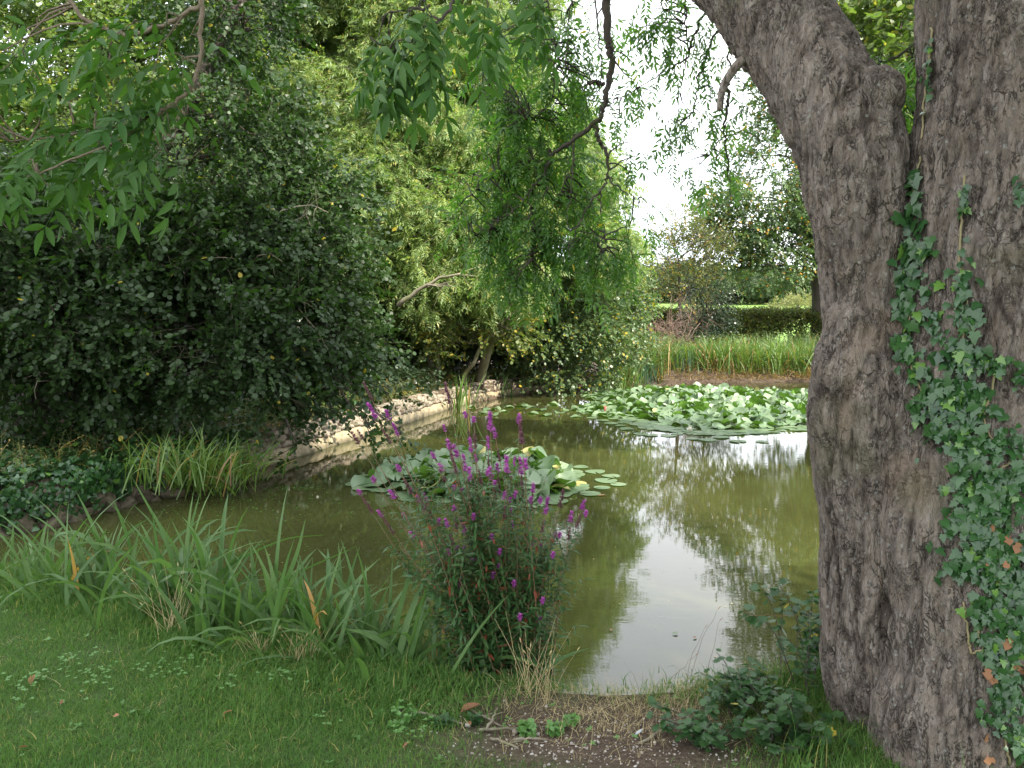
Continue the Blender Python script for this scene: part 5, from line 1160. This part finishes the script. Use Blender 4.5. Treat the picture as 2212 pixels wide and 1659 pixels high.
g = scatter('lawn_grass', tuf, [M['grass']], P3, np.column_stack([rgl.normal(0, .12, (len(P), 2)), rgl.uniform(0, 6.28, len(P))]), rgl.uniform(.7, 1.2, len(P)) * (.75 + .7 * cl + .5 * (sdp < .5)), None)
g['label'] = 'short green lawn grass on the near bank'
n = 900; P = np.column_stack([rgl.uniform(-4, 2.6, n), rgl.uniform(2.3, 5.4, n)]); sdp = sdist(P[:, 0], P[:, 1]); soilp = np.exp(-(((P[:, 0] - .5) / .8) ** 2 + ((P[:, 1] - 3.0) / .3) ** 2) ** 2)
keep = (sdp > .02) & (P[:, 1] < 6) & ((sdp < .28) | ((P[:, 0] > .95) & (P[:, 1] < 3.4))) & (rgl.random(n) > soilp * .7); P = P[keep]
lt = [grass_tuft(rgl, 22, .15, .0035, .03, .9, 4) for _ in range(5)]
o = scatter('long_grass', lt, [M['grass']], np.column_stack([P, ground_z(P[:, 0], P[:, 1]) - .01]), np.column_stack([rgl.normal(0, .2, (len(P), 2)), rgl.uniform(0, 6.28, len(P))]), rgl.uniform(.6, 1.3, len(P)), None); o['label'] = 'longer grass along the bank edge and around the trunk'
P = rgl.normal(0, 1, (520, 2)) * (.42, .22) + (.55, 3.32); P = P[sdist(P[:, 0], P[:, 1]) > .03]
o = scatter('dry_grass', [grass_tuft(rgl, 10, .07, .002, .03, 1.6, 3) for _ in range(4)], [M['straw']], np.column_stack([P, ground_z(P[:, 0], P[:, 1]) - .004]), np.column_stack([rgl.normal(0, .4, (len(P), 2)), rgl.uniform(0, 6.28, len(P))]), rgl.uniform(.5, 1.2, len(P)), None); o['label'] = 'matted dry grass on the bare bank edge'
def straw(name, label, pos, n, h, seed, sp_=.5):
    rg = np.random.default_rng(seed); b = MB()
    for _ in range(n):
        d_ = norm(np.array([rg.normal(0, sp_), rg.normal(0, sp_), 1])); L = h * rg.uniform(.4, 1); p0 = rg.normal(0, .03, 3) * (1, 1, 0); P_ = smoothpath(np.array([p0, p0 + d_ * L * .5, p0 + d_ * L + (0, 0, -.12 * L)]), 6); b.add(*tube(P_, np.linspace(.0013, .0006, 6), 3, False), tint=rg.random())
        if rg.random() < .3: V, F = leaf_blade(.03, .006, 2); b.add(place(V, frame(norm(P_[-1] - P_[-2])[None], np.array([[0, 1, 0]]))[0], P_[-1]), F, .2)
    o = b.build(name, [M['straw']]); o.location = (*pos, gz(*pos)); return tag(o, label, 'dry grass', 'tufts of pale dry grass')
for k, (x, y, n_, h, lab) in enumerate([(375, 1375, 26, .42, 'upright pale straw tuft in front of the tallest iris clump'), (565, 1425, 22, .2, 'second low straw tuft right of the upright one'), (650, 1440, 26, .22, 'low straw tuft by the lawn edge left of the long arching iris leaf'), (1130, 1500, 16, .42, 'long straw stalks leaning over the bank right of the purple flowers'), (1180, 1505, 14, .38, 'straw stalks beside the bare bank edge')]):
    straw('straw_tuft', lab, G(x, y, .38)[:2], n_, h, 410 + k, .35)
b = MB()
for (x0, y0, d0, x1, y1) in ((1490, 1480, 3.5, 1548, 1320), (1520, 1470, 3.5, 1552, 1345), (1480, 1490, 3.5, 1520, 1360), (1540, 1480, 3.5, 1600, 1440), (1530, 1470, 3.5, 1615, 1430), (1410, 1510, 3.45, 1500, 1420), (1620, 1330, 3.3, 1740, 1330)):
    a_, e_ = D(x0, y0, d0), D(x1, y1, d0); P_, r_ = limb_mesh(rgl, a_, e_, .0012, .0006, .05, .05, 8); b.add(*tube(P_, r_, 3, False), tint=.1)
    V, F = leaf_blade(.035, .007, 2); b.add(place(V, rmat(0, 1, 0), e_), F, .1)
tag(b.build('grass_stalks', [M['deadleaf']]), 'thin reddish seeding grass stalks standing against the bright water', 'grass', kind='stuff')
def merge_(k):
    b_ = MB()
    for q in range(6): V_, F_ = leaf_blade(rgl.uniform(.015, .03), rgl.uniform(.008, .014), 3, .2, .1); b_.add(place(V_, rmat(q * 1.05 + rgl.normal(0, .2), rgl.uniform(.2, .7), 0), np.zeros(3)), F_, rgl.random())
    return b_
# clover and small weeds in the lawn
clv = []
for k in range(4):
    b_ = MB()
    for q in range(9):
        c0 = rgl.normal(0, .035, 2)
        for j in range(3): V_, F_ = round_leaf(.009, .9); b_.add(place(V_, rmat(j * 2.1 + q, .15, 0), np.array([*c0, .035])), F_, rgl.random())
    clv.append(b_)
P = np.vstack([rgl.normal(0, 1, (12, 2)) * (.35, .16) + G(480, 1470, .4)[:2], rgl.normal(0, 1, (6, 2)) * (.2, .1) + G(920, 1560, .4)[:2], rgl.normal(0, 1, (16, 2)) * (.5, .2) + G(250, 1440, .4)[:2]]); P = P[sdist(P[:, 0], P[:, 1]) > .1]
o = scatter('clover', clv, [M['cloverl']], np.column_stack([P, ground_z(P[:, 0], P[:, 1])]), np.column_stack([np.zeros((len(P), 2)), rgl.uniform(0, 6.28, len(P))]), rgl.uniform(.8, 1.4, len(P)), None); o['label'] = 'patch of clover leaves in the lawn'
# bramble and hawthorn seedlings at the foot of the trunk
def bramble(name, label, cat, pos, n, h, seed, ll, w, spread, mat, lean=(0, 0)):
    rg = np.random.default_rng(seed); root = thing(name, label, cat); root.location = (*pos, gz(*pos)); cnt_ = 0; ms = []
    for k in range(4): V_, F_ = outline_leaf(np.array([(0, 0), (.16, -.30), (.30, -.20), (.42, -.46), (.55, -.26), (.74, -.36), (.80, -.14), (1, 0), (.80, .14), (.74, .36), (.55, .26), (.42, .46), (.30, .20), (.16, .30)]) * (1, w), .1); m_ = mesh('leaf', V_, F_, False, np.full(len(F_[0]), k / 3.3)); m_.materials.append(mat); ms.append(m_)
    for _ in range(n):
        d_ = norm(np.array([rg.normal(lean[0], spread), rg.normal(lean[1], spread), 1])); L = h * rg.uniform(.5, 1); p0 = rg.normal(0, .05, 3) * (1, 1, 0); P_ = smoothpath(np.array([p0, p0 + d_ * L * .6, p0 + d_ * L * (1.25, 1.25, .85)]), 8); b = MB().add(*tube(P_, np.linspace(.003, .001, 8), 4, False)); b.build('stem', [M['twig']], root)
        for i in range(max(4, 285 // n)):
            if cnt_ >= 290: break
            t_ = rg.uniform(.12, 1); p = np.array([np.interp(t_ * 7, np.arange(8), P_[:, c]) for c in range(3)]); o = bpy.data.objects.new('leaf', ms[rg.integers(4)]); COL.objects.link(o); o.parent = root; cnt_ += 1
            Mx = rmat(rg.uniform(0, 6.28), rg.uniform(-.6, .4), rg.normal(0, .4)); o.location = p + Mx[:, 0] * .01; o.rotation_euler = tuple(euler(Mx[None])[0]); s = ll * rg.uniform(.6, 1.2); o.scale = (s, s, s)
    return root
bramble('hawthorn_seedling', 'hawthorn seedling with small lobed leaves standing against the left foot of the trunk', 'seedling', G(1735, 1500, .36)[:2], 14, .6, 500, .046, 1, .22, M['bramble'])
bramble('bramble_plant', 'low bramble with dark leaves on the bank edge left of the trunk', 'bramble', G(1600, 1530, .36)[:2], 22, .26, 501, .040, 1, .7, M['bramble'])
bramble('bramble_plant', 'broad-leaved bramble sprawling over the grass nearest the trunk foot', 'bramble', G(1690, 1610, .36)[:2], 18, .24, 502, .050, 1.1, .7, M['bramble'])
bramble('bramble_plant', 'dark bramble sprig at the right edge of the bare soil', 'bramble', G(1520, 1600, .36)[:2], 14, .2, 503, .036, 1, .6, M['bramble'])
bramble('geranium_weed', 'small lobed green weed on the bare soil below the straw stalks', 'weed', G(1170, 1580, .36)[:2], 5, .06, 504, .03, 1, .8, M['cloverl'])
bramble('geranium_weed', 'small dark leafy weed at the left edge of the bare soil', 'weed', G(975, 1570, .36)[:2], 5, .05, 505, .028, 1, .8, M['bramble'])
bramble('ragwort_weed', 'leafy weed at the lawn edge left of the orange fallen leaf', 'weed', G(880, 1560, .38)[:2], 8, .05, 506, .022, 1, .6, M['cloverl'])
# twigs, pebbles, fallen leaves
TW = [(1380, 1610, 1505, 1555, 'longest fallen twig curving across the bare soil'), (1035, 1600, 1130, 1580, 'fallen twig on the bare soil left of the pebbles'), (860, 1560, 1000, 1588, 'fallen stick on the lawn left of the soil'), (1075, 1508, 1160, 1480, 'fallen stick at the foot of the purple flowered plant'), (1000, 1470 + 75, 1085, 1580, 'lichened bent twig by the dark leafy weed'), (1050, 1600, 1075, 1545, 'short fork of twig at the left of the bare soil'), (1060, 1620, 1120, 1650, 'thin twig on soil near the bottom edge'), (1110, 1620, 1180, 1618, 'thin pale twig among the pebbles')]
for k, (x0, y0, x1, y1, lab) in enumerate(TW):
    a_, e_ = G(x0, y0, .35), G(x1, y1, .35); a_[2] = gz(a_[0], a_[1]) + .008; e_[2] = gz(e_[0], e_[1]) + .012; P_, r_ = limb_mesh(rgl, a_ * 0, e_ - a_, .006, .0035, .06, .06, 9); b = MB().add(*tube(P_, r_, 6))
    P2, r2 = limb_mesh(rgl, P_[5], P_[5] + rgl.normal(0, .03, 3) * (1, 1, .3), .003, .002, 0, .1, 4); b.add(*tube(P2, r2, 4)); o = b.build('fallen_twig', [M['pale_limb'] if k != 3 else M['twig']]); o.location = a_; tag(o, lab, 'twig', 'twigs fallen on the near bank')
pb = [mesh('pebble', *rock(rgl, 1, .8, .6, 1), True) for _ in range(5)]
t = NT('pebble'); oi = t.n('ShaderNodeObjectInfo'); t.princ(t.mix(oi.outputs['Random'], (.22, .18, .14), (.5, .47, .42)), .8, t.bump(t.noise(60, 3, t.pos()), .4, .003))
P = rgl.normal(0, 1, (600, 2)) * (.34, .16) + (.34, 2.88); prs = []
for k in range(5): prs.append(MB().add(*rock(rgl, 1, .8, .6, 1), .5))
o = scatter('gravel', prs, [t.m], np.column_stack([P, ground_z(P[:, 0], P[:, 1]) + .001]), rgl.uniform(0, 6.28, (len(P), 3)) * (0.1, .1, 1), .004 + .008 * rgl.random(len(P)) ** 3, None); o['label'] = 'small pale stones in the bare soil'
for m_ in pb: m_.materials.append(t.m)
for k, (x, y, s, lab) in enumerate([(1112, 1590, .022, 'largest cream pebble on the bare soil'), (1130, 1598, .016, 'cream pebble touching the largest one'), (1162, 1594, .015, 'rounded grey pebble right of the cream pair'), (1010, 1586, .02, 'chunky tan stone at the left end of the soil'), (1205, 1562, .011, 'small pale pebble on its own below the weed'), (1235, 1620, .013, 'pale pebble lowest on the soil')]):
    p = G(x, y, .35); o = link('pebble', pb[k % 5], None); o.location = (p[0], p[1], gz(p[0], p[1]) + s * .25); o.scale = (s,) * 3; tag(o, lab, 'pebble', 'pebbles on the bare soil')
FL = [(995, 1540, .05, 1, 'large orange fallen leaf lying between lawn and soil'), (75, 1465, .035, 1, 'curled brown leaf cluster on the lawn at the left'), (130, 1530, .014, 1, 'small brown leaf on the lawn low at the left'), (480, 1545, .02, 1, 'brown leaf on the lawn under the iris leaves'), (245, 1558, .018, 1, 'reddish leaf at the bottom left of the lawn'), (735, 1500, .014, 1, 'brown leaf near the straw at mid lawn'), (60, 1625, .016, 1, 'dead leaf by the bottom left corner'), (1010, 1560, .02, 1, 'crumpled brown leaf beside the lichened twig'), (885, 1615, .016, 1, 'small brown leaf low on the lawn centre'), (915, 1590, .014, 1, 'thin tan leaf above the low central leaf')]
for k, (x, y, s, _, lab) in enumerate(FL):
    V_, F_ = leaf_blade(s * 2, s * .9, 5, .8, -.2); m_ = mesh('fallen_leaf', V_, F_, True, np.full(sum(len(f) for f in F_), .3 + .6 * rgl.random())); o = link('fallen_leaf', m_, None, [M['deadleaf']]); p = G(x, y, .4); o.location = (p[0], p[1], gz(p[0], p[1]) + .02); o.rotation_euler = (rgl.normal(0, .3), rgl.normal(0, .3), rgl.uniform(0, 6.28)); tag(o, lab, 'leaf', 'leaves fallen on the near bank')
ft = thing('feather', 'small grey feather lying beside the longest twig', 'feather'); p = G(1372, 1592, .35); ft.location = (p[0], p[1], gz(p[0], p[1]) + .012); V_, F_ = leaf_blade(.045, .014, 5, .3, -.2); t = NT('feather'); t.princ((.42, .46, .52), .8); b = MB().add(V_, F_); b.build('vane', [t.m], ft); b = MB().add(*tube(np.array([(-.02, 0, 0), (.02, 0, 0.001), (.044, 0, .009)]), .0006, 4)); b.build('quill', [t.m], ft); ft.rotation_euler.z = .7
# things afloat
WF = [(1452, 1372, .03, 'lily', 'pale yellow fragment floating on the dark reflection'), (1505, 1378, .02, 'deadleaf', 'brown speck of leaf floating right of the dark reflection'), (1630, 1460 - 10, .02, 'deadleaf', 'small leaf floating near the trunk side'), (1320, 1365, .02, 'dryreed', 'tiny floating leaf mid water'), (700, 1020, .03, 'dryreed', 'dry leaf sliver floating by the wall reflection'), (1290, 1072, .06, 'dryreed', 'yellow floating stalk at the right of the nearer pads')]
for k, (x, y, s, mt, lab) in enumerate(WF):
    V_, F_ = leaf_blade(s * 1.6, s, 3, .3, -.1); m_ = mesh('floating_leaf', V_, F_, False, np.full(sum(len(f) for f in F_), .6)); o = link('floating_leaf', m_, None, [M[mt]]); p = G(x, y); o.location = (p[0], p[1], .006); o.rotation_euler.z = rgl.uniform(0, 6.28); tag(o, lab, 'leaf', 'leaf scraps afloat on the pond')
P = np.vstack([rgl.normal(0, 1, (60, 2)) * (.16, .05) + G(640, 1055)[:2], rgl.normal(0, 1, (90, 2)) * (.5, .25) + G(480, 1085)[:2], rgl.uniform(-1, 1, (60, 2)) * (1.2, 1.0) + (-2.6, 7.4)]); P = P[sdist(P[:, 0], P[:, 1]) < -.02]
o = scatter('duckweed', [MB().add(*round_leaf(1), rgl.random()) for _ in range(4)], [M['cloverl']], np.column_stack([P, 0 * P[:, 0] + .006]), np.column_stack([np.zeros((len(P), 2)), rgl.uniform(0, 6.28, len(P))]), rgl.uniform(.01, .03, len(P)), None); o['label'] = 'scraps of green weed floating by the left bank'
P = np.column_stack([rgl.uniform(-4, 4, 420), rgl.uniform(3.8, 16, 420)]); P = P[(sdist(P[:, 0], P[:, 1]) < -.05)]
o = scatter('floating_specks', [MB().add(*round_leaf(1), rgl.random()) for _ in range(4)], [M['straw']], np.column_stack([P, 0 * P[:, 0] + .004]), np.column_stack([np.zeros((len(P), 2)), rgl.uniform(0, 6.28, len(P))]), .004 + .011 * rgl.random(len(P)) ** 2, None); o['label'] = 'tiny pale specks of debris afloat on the pond'
n = 420; P = np.column_stack([rgl.uniform(-3.5, 2.2, n), rgl.uniform(2.3, 5, n)]); P = P[(sdist(P[:, 0], P[:, 1]) > .1) & (P[:, 1] < 5.5)]
o = scatter('lawn_straws', [grass_tuft(rgl, 3, .09, .002, .02, 1.7, 4) for _ in range(5)], [M['straw'], ], np.column_stack([P, ground_z(P[:, 0], P[:, 1])]), np.column_stack([rgl.normal(0, .5, (len(P), 2)), rgl.uniform(0, 6.28, len(P))]), rgl.uniform(.4, 1.0, len(P)), None); o['label'] = 'scattered dry straws lying in the lawn'
P = np.column_stack([rgl.uniform(-3.8, 2.4, n), rgl.uniform(2.3, 5, n)]); P = P[(sdist(P[:, 0], P[:, 1]) > .1)]
o = scatter('lawn_weeds', [merge_(k) for k in range(4)], [M['cloverl']], np.column_stack([P, ground_z(P[:, 0], P[:, 1]) + .012]), np.column_stack([rgl.normal(0, .1, (len(P), 2)), rgl.uniform(0, 6.28, len(P))]), rgl.uniform(.4, .9, len(P)), None); o['label'] = 'small broad-leaved weeds scattered through the lawn'
print('total inst', NINST[0])
